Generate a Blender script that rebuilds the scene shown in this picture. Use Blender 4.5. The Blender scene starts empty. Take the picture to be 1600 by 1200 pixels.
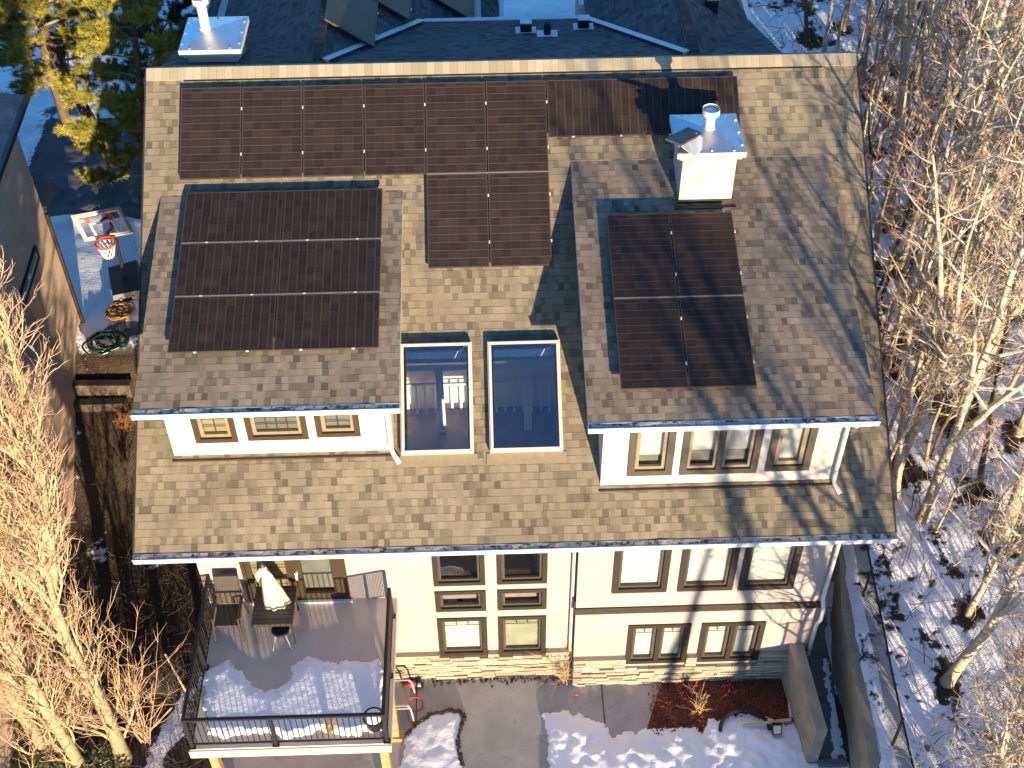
import bpy, math, random
from mathutils import Vector, Matrix, noise
PI = math.pi
scene = bpy.context.scene
COL = scene.collection
rnd = random.Random(7)
V = Vector
# ------------------------------------------------------------------ camera model
CAM = V((-0.165, -14.646, 23.689)); F = 1955.3
PITCH, YAW, ROLL = (math.radians(a) for a in (45.202, 1.296, -0.56))
FW = V((math.sin(YAW)*math.cos(PITCH), math.cos(YAW)*math.cos(PITCH), -math.sin(PITCH)))
RT0 = V((math.cos(YAW), -math.sin(YAW), 0)); UP0 = RT0.cross(FW)
RT = RT0*math.cos(ROLL) + UP0*math.sin(ROLL); UP = UP0*math.cos(ROLL) - RT0*math.sin(ROLL)
def ray(px, py): return (FW*F + RT*(px-800) - UP*(py-600)).normalized()
def hit(px, py, o, n):
    d = ray(px, py); return CAM + d*((V(o)-CAM).dot(V(n))/d.dot(V(n)))
def at_z(px, py, z=0): return hit(px, py, (0, 0, z), (0, 0, 1))
def at_y(px, py, y=0): return hit(px, py, (0, y, 0), (0, 1, 0))
cam = bpy.data.cameras.new('camera'); co = bpy.data.objects.new('camera', cam); COL.objects.link(co)
cam.sensor_width = 36; cam.lens = F*36/1600; cam.clip_end = 1000; cam.clip_start = .1
co.matrix_world = Matrix(((RT.x, UP.x, -FW.x, CAM.x), (RT.y, UP.y, -FW.y, CAM.y), (RT.z, UP.z, -FW.z, CAM.z), (0, 0, 0, 1)))
scene.camera = co
# ------------------------------------------------------------------ light
SUN_EL, SUN_AZ = math.radians(3.7), math.radians(16)
sd = V((math.sin(SUN_AZ)*math.cos(SUN_EL), -math.cos(SUN_AZ)*math.cos(SUN_EL), math.sin(SUN_EL)))
w = bpy.data.worlds.new('World'); scene.world = w; w.use_nodes = True
nt = w.node_tree; bg = nt.nodes['Background']; sky = nt.nodes.new('ShaderNodeTexSky')
sky.sky_type = 'NISHITA'; sky.sun_disc = False; sky.sun_elevation = SUN_EL; sky.sun_rotation = PI - SUN_AZ
sky.air_density = 1.0; sky.dust_density = .3; sky.ozone_density = 4.2
nt.links.new(sky.outputs[0], bg.inputs[0]); bg.inputs[1].default_value = .15
sl = bpy.data.lights.new('sun', 'SUN'); sl.energy = 2.75; sl.angle = math.radians(.53); sl.color = (1, .79, .53)
so = bpy.data.objects.new('sun', sl); COL.objects.link(so); so.rotation_euler = sd.to_track_quat('Z', 'Y').to_euler(); so.location = sd*60
scene.view_settings.view_transform = 'Standard'; scene.view_settings.look = 'None'
scene.view_settings.exposure = 2.38; scene.view_settings.gamma = 1
# ------------------------------------------------------------------ materials
M = {}
class N:                                            # tiny node-graph helper
    def __init__(s, name):
        s.m = bpy.data.materials.new(name); s.m.use_nodes = True; s.t = s.m.node_tree
        s.b = s.t.nodes['Principled BSDF']; M[name] = s.m
    def n(s, typ, **kw):
        o = s.t.nodes.new('ShaderNode'+typ)
        for k, v in kw.items(): setattr(o, k, v)
        return o
    def put(s, sock, v):
        if hasattr(v, 'is_linked') or isinstance(v, bpy.types.NodeSocket): s.t.links.new(v, sock)
        elif isinstance(v, (tuple, list)) and len(v) == 3 and sock.type == 'RGBA': sock.default_value = (*v, 1)
        else: sock.default_value = v
    def math(s, op, a, b=0., c=None, clamp=False):
        o = s.n('Math', operation=op, use_clamp=clamp); s.put(o.inputs[0], a); s.put(o.inputs[1], b)
        if c is not None: s.put(o.inputs[2], c)
        return o.outputs[0]
    def mix(s, f, a, b, mode='MIX'):
        o = s.n('Mix', data_type='RGBA', blend_type=mode, clamp_factor=True)
        s.put(o.inputs[0], f); s.put(o.inputs[6], a); s.put(o.inputs[7], b); return o.outputs[2]
    def noise(s, scale, detail=4, rough=.6, vec=None, dim='3D'):
        o = s.n('TexNoise', noise_dimensions=dim); o.inputs['Scale'].default_value = scale
        o.inputs['Detail'].default_value = detail; o.inputs['Roughness'].default_value = rough
        if vec is not None: s.put(o.inputs['Vector'], vec)
        return o.outputs[0]
    def step(s, v, a, b, lo=0., hi=1.):
        o = s.n('MapRange', clamp=True); s.put(o.inputs[0], v)
        for i, q in enumerate((a, b, lo, hi)): o.inputs[i+1].default_value = q
        return o.outputs[0]
    def obj(s): return s.n('TexCoord').outputs['Object']
    def uv(s): return s.n('UVMap').outputs[0]
    def xyz(s, v):
        o = s.n('SeparateXYZ'); s.put(o.inputs[0], v); return o.outputs
    def comb(s, x, y, z=0.):
        o = s.n('CombineXYZ'); s.put(o.inputs[0], x); s.put(o.inputs[1], y); s.put(o.inputs[2], z); return o.outputs[0]
    def white(s, v):
        o = s.n('TexWhiteNoise', noise_dimensions='3D'); s.put(o.inputs[0], v); return o.outputs[0]
    def bump(s, h, strength=.3, dist=.02):
        o = s.n('Bump'); s.put(o.inputs['Height'], h); o.inputs['Strength'].default_value = strength
        o.inputs['Distance'].default_value = dist; s.t.links.new(o.outputs[0], s.b.inputs['Normal'])
    def base(s, c, rough=.8, metal=0., spec=.5):
        s.put(s.b.inputs['Base Color'], c); s.put(s.b.inputs['Roughness'], rough)
        s.b.inputs['Metallic'].default_value = metal; s.b.inputs['Specular IOR Level'].default_value = spec
def simple(name, c, rough=.7, var=.12, scale=8, metal=0., bump=0., spec=.4):
    g = N(name); nz = g.noise(scale, 5, .6, g.obj())
    k = g.step(nz, .3, .7, 1-var, 1+var)
    cc = g.mix(1., c, g.comb(k, k, k), 'MULTIPLY'); g.base(cc, rough, metal, spec)
    if bump: g.bump(g.noise(scale*4, 4, .6, g.obj()), bump, .02)
    return M[name]
def shingles(name, cols, row=.142, tab=.112, warm=1.0):
    g = N(name); x, y, _ = g.xyz(g.uv())
    ry = g.math('DIVIDE', y, row); r = g.math('FLOOR', ry); fy = g.math('FRACT', ry)
    off = g.math('MULTIPLY', g.white(g.comb(r, 3.3)), 17.3)
    wob = g.math('MULTIPLY', g.noise(2.3, 2, .5, g.comb(x, g.math('MULTIPLY', r, 7.7))), .7)
    ux = g.math('ADD', g.math('ADD', g.math('DIVIDE', x, tab), off), wob)
    c = g.math('FLOOR', ux); fx = g.math('FRACT', ux)
    rn = g.white(g.comb(c, r, 1.7)); rn2 = g.white(g.comb(c, r, 9.1))
    cc = g.mix(g.step(rn, .40, .44), cols[0], cols[1])
    cc = g.mix(g.step(rn, .70, .73), cc, cols[2]); cc = g.mix(g.step(rn, .93, .94), cc, cols[3])
    sh = g.step(rn2, 0, 1, .90, 1.09); cc = g.mix(1., cc, g.comb(sh, sh, sh), 'MULTIPLY')
    # weathering in big soft patches, a little grit
    big = g.step(g.noise(.55, 5, .65, g.uv()), .33, .68, .74, 1.12); cc = g.mix(1., cc, g.comb(big, big, big), 'MULTIPLY')
    gr = g.step(g.noise(60, 2, .6, g.uv()), .3, .7, .86, 1.12); cc = g.mix(1., cc, g.comb(gr, gr, gr), 'MULTIPLY')
    st = g.step(g.noise(1.6, 5, .65, g.comb(g.math('MULTIPLY', x, 2.2), g.math('MULTIPLY', y, .6))), .52, .72, 0, .42)
    cc = g.mix(st, cc, (.060, .052, .044))
    # shadow line painted at each butt, only where a tooth of the laminate stops
    tooth = g.step(rn2, .35, .36)
    line = g.math('MULTIPLY', g.step(fy, .0, .17, 1, 0), g.math('ADD', .22, g.math('MULTIPLY', tooth, .78)))
    cc = g.mix(g.math('MULTIPLY', line, .62), cc, (.020, .017, .013))
    side = g.math('MULTIPLY', g.step(fx, .0, .07, 1, 0), g.step(rn, .5, .51)); cc = g.mix(g.math('MULTIPLY', side, .14), cc, (.03, .026, .02))
    g.base(cc, .92, 0, .2)
    h = g.math('ADD', g.math('MULTIPLY', g.math('SUBTRACT', 1., fy), .6), g.math('MULTIPLY', g.step(rn, .6, .62, 1, 0), .4))
    g.bump(g.math('ADD', h, g.math('MULTIPLY', g.noise(90, 2, .6, g.uv()), .35)), .55, .012)
shingles('roof_shingle', ((.212, .176, .121), (.196, .163, .112), (.146, .121, .085), (.106, .089, .065)))
shingles('dormer_shingle', ((.245, .194, .138), (.226, .179, .128), (.162, .129, .094), (.114, .092, .069)))
shingles('back_shingle', ((.12, .115, .11), (.105, .10, .096), (.08, .077, .075), (.06, .058, .056)), row=.15, tab=.16)
g = N('ridge_shingle'); x, y, _ = g.xyz(g.uv()); ux = g.math('DIVIDE', x, .15); c = g.math('FLOOR', ux); fx = g.math('FRACT', ux)
cc = g.mix(g.white(g.comb(c, 2.)), (.33, .285, .195), (.235, .195, .13)); cc = g.mix(g.math('MULTIPLY', g.step(fx, 0, .08, 1, 0), .55), cc, (.05, .04, .03)); g.base(cc, .9, 0, .2)
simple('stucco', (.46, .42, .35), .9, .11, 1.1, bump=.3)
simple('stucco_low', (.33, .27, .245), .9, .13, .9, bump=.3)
simple('white_metal', (.60, .58, .56), .45, .05, 5)
simple('frame_grey', (.40, .385, .36), .45, .08, 5)
simple('white_plastic', (.56, .53, .49), .5, .06, 5)
simple('cream_trim', (.46, .41, .33), .55, .06, 5)
simple('bronze_frame', (.024, .018, .012), .5, .2, 9)
simple('brown_frame', (.038, .024, .010), .5, .15, 9)
simple('tan_sash', (.19, .15, .095), .55, .1, 9)
simple('grey_sash', (.055, .046, .034), .5, .12, 9)
simple('dark_trim', (.030, .021, .015), .6, .15, 5)
simple('black_metal', (.010, .009, .009), .6, .2, 8)
simple('dark_gutter', (.022, .022, .024), .4, .2, 5)
simple('galvanized', (.50, .53, .56), .32, .12, 3, metal=.75)
simple('steel', (.55, .56, .58), .35, .1, 6, metal=.8)
simple('flue_white', (.55, .52, .46), .4, .05, 5)
simple('blind', (.44, .44, .415), .8, .05, 3)
simple('blind_green', (.25, .25, .19), .8, .2, 2)
simple('backing_tan', (.21, .185, .105), .8, .15, 2)
simple('backing_grey', (.13, .13, .11), .8, .25, 1.5)
simple('interior_wall', (.86, .83, .76), .9, .03, 2)
simple('interior_floor', (.27, .20, .17), .5, .2, 3)
simple('interior_white', (.86, .86, .84), .6, .03, 3)
simple('dark_room', (.03, .03, .03), .9, .2, 1)
simple('deck_vinyl', (.58, .475, .385), .6, .10, 2.2, bump=.05)
simple('deck_fascia', (.48, .40, .29), .6, .08, 3)
simple('post_wood', (.36, .20, .085), .75, .25, 6, bump=.2)
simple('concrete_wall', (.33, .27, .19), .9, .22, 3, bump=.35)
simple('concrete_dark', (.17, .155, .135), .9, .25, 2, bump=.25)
simple('step_wood', (.085, .066, .046), .85, .35, 4, bump=.4)
simple('table_top', (.060, .047, .040), .5, .3, 7)
simple('chair_sling', (.045, .038, .032), .7, .2, 10)
simple('chair_frame', (.05, .037, .025), .5, .15, 8)
simple('canvas', (.50, .43, .29), .85, .07, 5, bump=.1)
simple('pot_black', (.012, .012, .013), .4, .2, 5)
simple('straw', (.42, .31, .16), .8, .3, 6)
simple('resin_white', (.33, .30, .265), .45, .06, 5)
simple('red_cord', (.55, .09, .07), .5, .1, 5)
simple('red_plastic', (.32, .03, .04), .5, .2, 5)
simple('orange_hose', (.30, .13, .02), .55, .2, 5)
simple('green_hose', (.012, .035, .022), .4, .3, 5)
simple('hoop_red', (.72, .07, .035), .45, .08, 5)
simple('hoop_white', (.78, .76, .73), .5, .05, 5)
simple('net', (.78, .66, .60), .8, .1, 5)
simple('hoop_frame', (.30, .27, .23), .5, .1, 5)
simple('base_plastic', (.014, .015, .018), .45, .2, 4)
simple('lens_amber', (.62, .52, .32), .35, .1, 6)
simple('stake', (.62, .47, .26), .75, .15, 6)
simple('neigh_stucco', (.54, .40, .28), .92, .14, 1.4, bump=.1)
simple('ridge_shade', (.03, .03, .032), .9, .3, 4)  # wing ridge caps, colour darkened to stand for shadow over them
simple('neigh_roof', (.20, .165, .14), .9, .3, 3, bump=.2)
simple('gate_metal', (.42, .43, .44), .4, .1, 5, metal=.5)
for nm in ('stucco', 'stucco_low'):
    t_ = M[nm].node_tree; b_ = t_.nodes['Principled BSDF']; lk = b_.inputs['Base Color'].links[0].from_socket; gg = N.__new__(N); gg.m = M[nm]; gg.t = t_; gg.b = b_
    x, y, z = gg.xyz(gg.obj()); stn = gg.step(gg.noise(1.0, 5, .7, gg.comb(gg.math('MULTIPLY', x, 5.), gg.math('MULTIPLY', y, 5.), gg.math('MULTIPLY', z, .7))), .54, .80, 0, .35)
    gg.put(b_.inputs['Base Color'], gg.mix(stn, lk, (.22, .18, .14)))
# stone
g = N('ledgestone'); o = g.obj(); n1 = g.n('NewGeometry').outputs['Random Per Island']
cc = g.mix(g.step(n1, 0, 1), (.20, .165, .115), (.40, .335, .24)); cc = g.mix(g.step(g.noise(11, 4, .7, o), .58, .75, 0, .6), cc, (.26, .20, .14))
g.base(cc, .9); g.bump(g.noise(22, 5, .7, o), .6, .03)
# solar
g = N('solar_cell'); x, y, _ = g.xyz(g.uv())
fx = g.math('FRACT', x); fy = g.math('FRACT', y)
def edge(f, wd): return g.math('MAXIMUM', g.step(f, 0, wd, 1, 0), g.step(f, 1-wd, 1, 0, 1))
cell = g.white(g.comb(g.math('FLOOR', x), g.math('FLOOR', y), 4.))
cc = g.mix(cell, (.015, .0104, .0078), (.025, .0172, .0128))
cc = g.mix(g.math('MULTIPLY', edge(fy, .065), .40), cc, (.12, .08, .062))
half = g.math('FRACT', g.math('MULTIPLY', y, 2.)); cc = g.mix(g.math('MULTIPLY', edge(half, .05), .14), cc, (.17, .12, .10))
cc = g.mix(g.math('MULTIPLY', edge(fx, .03), .13), cc, (.13, .09, .07))
bus = g.math('FRACT', g.math('MULTIPLY', x, 9.)); cc = g.mix(g.math('MULTIPLY', edge(bus, .16), .10), cc, (.16, .12, .10))
dust = g.step(g.noise(1.3, 5, .65, g.obj()), .45, .75, 0, .16); cc = g.mix(dust, cc, (.10, .07, .055))
g.base(cc, .38, 0, .22)
simple('solar_frame', (.045, .033, .028), .5, .1, 6)
simple('rail_metal', (.17, .138, .12), .5, .15, 6)
simple('clamp_metal', (.75, .74, .72), .35, .05, 6, metal=.4)
g = N('blue_cell'); x, y, _ = g.xyz(g.uv()); g.base((.02, .028, .045), .22, 0, .6)
# glass: see-through by day, mirrors what lies in front
def glass(name, tint, ior=1.5, rough=0., extra=.02):
    g = N(name); tr = g.n('BsdfTransparent'); gl = g.n('BsdfGlossy'); mx = g.n('MixShader'); fr = g.n('Fresnel')
    tr.inputs[0].default_value = (*tint, 1); gl.inputs['Roughness'].default_value = rough; gl.inputs[0].default_value = (.95, .97, 1, 1)
    fr.inputs[0].default_value = ior; g.put(mx.inputs[0], g.math('ADD', fr.outputs[0], extra, clamp=True))
    g.t.links.new(tr.outputs[0], mx.inputs[1]); g.t.links.new(gl.outputs[0], mx.inputs[2])
    g.t.links.new(mx.outputs[0], g.t.nodes['Material Output'].inputs[0])
glass('pane_glass', (.86, .88, .86)); glass('skylight_glass', (.96, .97, .98), 1.5, 0., .13); glass('board_acrylic', (.92, .92, .92), 1.4, .05, .10)
# ground: snow over soil, asphalt, concrete by mask
g = N('ground'); o = g.obj(); at = g.n('Attribute', attribute_name='mask'); ms = g.n('SeparateColor'); g.put(ms.inputs[0], at.outputs[0])
n1 = g.noise(5.5, 6, .65, o); n2 = g.noise(26, 4, .7, o)
soil = g.mix(g.step(n2, .35, .7), (.030, .021, .014), (.085, .060, .040)); soil = g.mix(g.step(g.noise(55, 3, .7, o), .60, .68, 0, .7), soil, (.20, .13, .07))
asph = g.mix(g.step(g.noise(1.2, 5, .6, o), .35, .7), (.085, .088, .095), (.14, .14, .145)); asph = g.mix(g.step(g.noise(2.6, 6, .7, g.n('Mapping').outputs[0] if False else o), .60, .75, 0, .35), asph, (.5, .5, .5))
grd = g.mix(ms.outputs[1], soil, asph)
snow = g.mix(g.step(g.noise(3., 5, .6, o), .3, .7), (.86, .86, .88), (.92, .92, .93)); snow = g.mix(g.step(g.noise(38, 3, .7, o), .66, .72, 0, .75), snow, (.16, .11, .07))
f = g.step(g.math('ADD', ms.outputs[0], g.math('MULTIPLY', g.math('SUBTRACT', n1, .5), .9)), .44, .54)
g.base(g.mix(f, grd, snow), .85, 0, .2); g.bump(g.math('ADD', g.math('MULTIPLY', n1, .8), g.math('MULTIPLY', n2, .4)), .7, .10)
g = N('snow'); o = g.obj(); cc = g.mix(g.step(g.noise(3., 5, .6, o), .3, .7), (.87, .87, .88), (.93, .925, .93))
cc = g.mix(g.step(g.noise(17, 3, .6, o), .70, .74, 0, .8), cc, (.12, .09, .07)); dirt = g.step(g.noise(2.1, 6, .7, o), .63, .80, 0, .5); cc = g.mix(dirt, cc, (.46, .40, .36)); cc = g.mix(g.step(g.noise(70, 2, .7, o), .62, .72, 0, .30), cc, (.5, .48, .47))
g.base(cc, .7, 0, .25); g.b.inputs['Subsurface Weight'].default_value = .12; g.b.inputs['Subsurface Radius'].default_value = (.05, .05, .05)
g.bump(g.math('ADD', g.noise(6, 5, .6, o), g.math('MULTIPLY', g.noise(40, 3, .6, o), .2)), .35, .06)
g = N('patio_concrete'); o = g.obj(); k = g.step(g.noise(.9, 6, .62, o), .3, .7, .72, 1.15); sp = g.step(g.noise(30, 3, .6, o), .3, .7, .93, 1.07); k = g.math('MULTIPLY', k, sp)
cc = g.mix(1., (.43, .395, .355), g.comb(k, k, k), 'MULTIPLY'); st = g.step(g.noise(1.7, 5, .7, g.n('TexCoord').outputs['Object']), .55, .7, 0, .45); cc = g.mix(st, cc, (.16, .13, .11)); g.base(cc, .8, 0, .3); g.bump(g.noise(60, 3, .6, o), .15, .01)
g = N('mulch'); o = g.obj(); vo = g.n('TexVoronoi'); vo.inputs['Scale'].default_value = 26; g.put(vo.inputs['Vector'], o)
cc = g.mix(g.white(vo.outputs['Position']), (.12, .026, .012), (.27, .070, .032)); cc = g.mix(g.step(g.noise(7, 4, .7, o), .6, .72, 0, .6), cc, (.04, .015, .01)); g.base(cc, .9); g.bump(vo.outputs['Distance'], 1., .05)
simple('wet_edge', (.045, .035, .03), .5, .4, 9)
# gutter debris
g = N('gutter_debris'); o = g.obj(); cc = g.mix(g.step(g.noise(7, 5, .75, o), .50, .58), (.52, .46, .40), (.06, .045, .035)); g.base(cc, .9); g.bump(g.noise(20, 4, .7, o), .8, .03)
# barks
def bark(name, a, b, dark, thr=(.56, .64)):
    g = N(name); o = g.obj(); x, y, z = g.xyz(o)
    n1 = g.noise(2.2, 5, .65, o); n2 = g.noise(5, 4, .7, g.comb(x, y, g.math('MULTIPLY', z, 4.)))
    cc = g.mix(g.step(n1, .3, .7), a, b); cc = g.mix(g.step(n2, *thr, 0, .8), cc, dark)
    low = g.step(z, .2, 2.6, .75, 0); cc = g.mix(g.math('MULTIPLY', low, g.step(n1, .3, .6)), cc, (.11, .075, .045))
    g.base(cc, .85, 0, .25); g.bump(n2, .4, .02)
bark('aspen_bark', (.46, .385, .265), (.58, .50, .375), (.06, .045, .035)); bark('grey_bark', (.36, .29, .20), (.46, .37, .25), (.07, .05, .035)); bark('poplar_bark', (.28, .225, .13), (.40, .325, .19), (.10, .07, .04), (.54, .62))
bark('dark_bark', (.085, .058, .04), (.13, .09, .06), (.03, .02, .015))
simple('twig_pale', (.46, .36, .23), .8, .25, 2); simple('twig_pink', (.38, .25, .165), .8, .25, 2); simple('twig_gold', (.32, .215, .105), .8, .25, 2); simple('twig_poplar', (.46, .36, .195), .8, .25, 2)
simple('twig_rose', (.36, .235, .145), .8, .25, 3)
simple('twig_red', (.33, .16, .10), .8, .2, 3); simple('brush_dark', (.055, .038, .028), .9, .3, 3); simple('dead_leaf', (.24, .105, .03), .85, .35, 6)
g = N('needles'); o = g.obj(); cc = g.mix(g.step(g.noise(1.3, 4, .6, o), .35, .65), (.15, .165, .03), (.40, .34, .06)); g.base(cc, .7, 0, .3)
g = N('needles_shaded'); o = g.obj(); cc = g.mix(g.step(g.noise(1.3, 4, .6, o), .35, .65), (.030, .050, .024), (.062, .082, .032)); g.base(cc, .7, 0, .3)  # shaded copy of the pine needles, shade put into the colour
g = N('leaf_green'); o = g.obj(); cc = g.mix(g.white(g.comb(*[g.math('FLOOR', g.math('MULTIPLY', q, 7.)) for q in g.xyz(o)])), (.035, .060, .030), (.13, .145, .055)); g.base(cc, .45, 0, .5)
# ------------------------------------------------------------------ mesh builder
class MB:
    def __init__(s): s.v = []; s.f = []; s.uv = []; s.mi = []; s.m = 0
    def quad(s, pts, uv=None):
        i = len(s.v); s.v += [tuple(p) for p in pts]; s.f.append(tuple(range(i, i+len(pts)))); s.uv.append(uv); s.mi.append(s.m)
    def box(s, a, b, mat=None):
        x0, y0, z0 = (min(p, q) for p, q in zip(a, b)); x1, y1, z1 = (max(p, q) for p, q in zip(a, b))
        c = [V((x, y, z)) for z in (z0, z1) for y in (y0, y1) for x in (x0, x1)]
        if mat is not None: c = [mat @ p for p in c]
        i = len(s.v); s.v += [tuple(p) for p in c]
        for q in ((0, 2, 3, 1), (4, 5, 7, 6), (0, 1, 5, 4), (2, 6, 7, 3), (0, 4, 6, 2), (1, 3, 7, 5)):
            s.f.append(tuple(i+k for k in q)); s.uv.append(None); s.mi.append(s.m)
    def frame(s, o, ux, uy, n, rect, wd, d):          # four bars round a rectangle in a plane, depth d along n
        x0, y0, x1, y1 = rect; mt = Matrix((ux, uy, n)).transposed().to_4x4(); mt.translation = o
        for a, b in (((x0, y0), (x1, y0+wd)), ((x0, y1-wd), (x1, y1)), ((x0, y0+wd), (x0+wd, y1-wd)), ((x1-wd, y0+wd), (x1, y1-wd))):
            s.box((*a, 0), (*b, d), mt)
    def tube(s, pts, rad, n=6, cap=True, ph=0.):
        k = len(pts); base = len(s.v); pd = None
        for i, p in enumerate(pts):
            d = (V(pts[min(i+1, k-1)]) - V(pts[max(i-1, 0)]))
            if d.length < 1e-9: d = V((0, 0, 1))
            d.normalize(); a = V((0, 0, 1)) if abs(d.z) < .9 else V((1, 0, 0))
            if pd is not None: a = pd
            e1 = (a - d*a.dot(d)); e1 = e1.normalized() if e1.length > 1e-6 else d.orthogonal().normalized(); pd = e1; e2 = d.cross(e1)
            r = rad[i] if isinstance(rad, (list, tuple)) else rad
            for j in range(n):
                t = 2*PI*j/n+ph; q = V(p) + e1*(r*math.cos(t)) + e2*(r*math.sin(t)); s.v.append((q.x, q.y, q.z))
        for i in range(k-1):
            for j in range(n):
                a = base+i*n+j; b = base+i*n+(j+1) % n; s.f.append((a, b, b+n, a+n)); s.uv.append(None); s.mi.append(s.m)
        if cap:
            s.f.append(tuple(base+j for j in reversed(range(n)))); s.uv.append(None); s.mi.append(s.m)
            s.f.append(tuple(base+(k-1)*n+j for j in range(n))); s.uv.append(None); s.mi.append(s.m)
    def build(s, name, mats, parent=None, smooth=False):
        me = bpy.data.meshes.new(name); me.from_pydata(s.v, [], s.f)
        for m in (mats if isinstance(mats, (list, tuple)) else [mats]): me.materials.append(M[m])
        if any(s.mi): me.polygons.foreach_set('material_index', s.mi)
        if any(u is not None for u in s.uv):
            l = me.uv_layers.new(name='UVMap'); k = 0
            for f, u in zip(s.f, s.uv):
                for j in range(len(f)):
                    if u is not None: l.data[k].uv = u[j]
                    k += 1
        if smooth: me.polygons.foreach_set('use_smooth', [True]*len(s.f))
        me.update(); o = bpy.data.objects.new(name, me); COL.objects.link(o)
        if parent is not None: o.parent = parent; o.matrix_parent_inverse = parent.matrix_world.inverted() if False else Matrix.Translation(-parent.location) if parent.type == 'EMPTY' and parent.rotation_euler.z == 0 else Matrix()
        return o
def tag(o, label, cat, group=None, kind=None):
    if label: o['label'] = label
    if cat: o['category'] = cat
    if group: o['group'] = group
    if kind: o['kind'] = kind
    return o
def thing(name, label, cat, loc=(0, 0, 0), group=None):
    o = bpy.data.objects.new(name, None); COL.objects.link(o); o.location = loc; o.empty_display_size = .3
    return tag(o, label, cat, group)
def grid_cells(r, holes, extra=()):
    xs = sorted({r[0], r[2], *[h[0] for h in holes], *[h[2] for h in holes]}); ys = sorted({r[1], r[3], *[h[1] for h in holes], *[h[3] for h in holes]})
    xs = [x for x in xs if r[0]-1e-6 <= x <= r[2]+1e-6]; ys = [y for y in ys if r[1]-1e-6 <= y <= r[3]+1e-6]
    for x0, x1 in zip(xs, xs[1:]):
        for y0, y1 in zip(ys, ys[1:]):
            cx, cy = (x0+x1)/2, (y0+y1)/2
            if not any(h[0] < cx < h[2] and h[1] < cy < h[3] for h in holes): yield x0, y0, x1, y1
def slab(mb, o, ux, uy, n, r, holes, th, top=0, side=1):   # panel with real openings; face at n=0, back at n=-th
    P = lambda x, y, d=0: V(o)+ux*x+uy*y+n*d
    for x0, y0, x1, y1 in grid_cells(r, holes):
        mb.m = top; mb.quad([P(x0, y0), P(x1, y0), P(x1, y1), P(x0, y1)], [(x0, y0), (x1, y0), (x1, y1), (x0, y1)])
        mb.m = side; mb.quad([P(x0, y0, -th), P(x0, y1, -th), P(x1, y1, -th), P(x1, y0, -th)])
    for q, out in [(r, True)]+[(h, False) for h in holes]:
        x0, y0, x1, y1 = max(q[0], r[0]), max(q[1], r[1]), min(q[2], r[2]), min(q[3], r[3]); cs = [(x0, y0), (x1, y0), (x1, y1), (x0, y1)]
        for a, b in zip(cs, cs[1:]+cs[:1]):
            if not out and (abs(a[0]-b[0]) < 1e-6 and abs(a[0]-r[0]) < 1e-6): continue
            pts = [P(*a), P(*a, -th), P(*b, -th), P(*b)]
            mb.m = side; mb.quad(pts if out else pts[::-1])
    mb.m = 0
X, Y, Z = V((1, 0, 0)), V((0, 1, 0)), V((0, 0, 1))
# ------------------------------------------------------------------ terrain
def sm(a, b, x): t = max(0., min(1., (x-a)/(b-a))); return t*t*(3-2*t)
def lerp_tab(tab, t):
    if t <= tab[0][0]: return tab[0][1]
    for (a, b), (c, d) in zip(tab, tab[1:]):
        if t <= c: return b+(d-b)*(t-a)/(c-a)
    return tab[-1][1]
LEFT = ((2, 0), (4.2, .2), (5.1, .5), (5.9, .95), (6.9, 1.5), (7.4, 1.8), (7.75, 2.2), (8.4, 2.42)); BANK = ((-6, 7.0), (-3.2, 7.04), (.3, 7.28), (1.65, 7.46), (5, 7.9), (9, 8.3))
def height(x, y):
    left = lerp_tab(LEFT, y) if x < 0 else 0
    base_back = 2.5*sm(8, 12, y)
    if x < -5.9: h = left
    elif x < 6.5: h = base_back if y > 6 else 0
    else: h = 0
    if x > 6.7:
        xe = lerp_tab(BANK, y); t = sm(xe-.2, xe-.03, x); h = h*(1-t) + t*(1.42 + .075*max(0, y+2) + .03*max(0, min(x-8, 8)))
    return h
def ground_pt(px, py):
    z = 1.
    for _ in range(12):
        p = at_z(px, py, z); z = height(p.x, p.y)
    return V((p.x, p.y, z))
aspen_px = [(1400, 732, 0), (1386, 575, 1), (1500, 642, 0), (1565, 842, 0), (1512, 962, 2), (1478, 1065, 0),
    (1430, 470, 1), (1352, 505, 3), (1420, 530, 0), (1470, 455, 1), (1545, 570, 0), (1590, 490, 1), (1560, 405, 0), (1480, 330, 1), (1432, 330, 0), (1388, 350, 1),
    (1368, 240, 3), (1405, 215, 0), (1452, 240, 1), (1530, 265, 0), (1585, 235, 1), (1305, 125, 3), (1345, 135, 1), (1262, 62, 3), (1382, 110, 0), (1432, 130, 1), (1492, 140, 0), (1552, 130, 1), (1605, 150, 0),
    (1318, 45, 1), (1402, 35, 0), (1470, 40, 1), (1540, 45, 0), (1602, 40, 1), (1650, 330, 0), (1655, 520, 1), (1665, 720, 0), (1650, 930, 1), (1645, 620, 0),
    (1620, 400, 1), (1515, 480, 3), (1450, 620, 3), (1352, 420, 3), (1372, 160, 1), (1500, 200, 3), (1620, 300, 3), (1410, 415, 1), (1460, 560, 3), (1530, 760, 3), (1590, 680, 1)]
wells = [ground_pt(px, py) for px, py, k in aspen_px]
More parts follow.
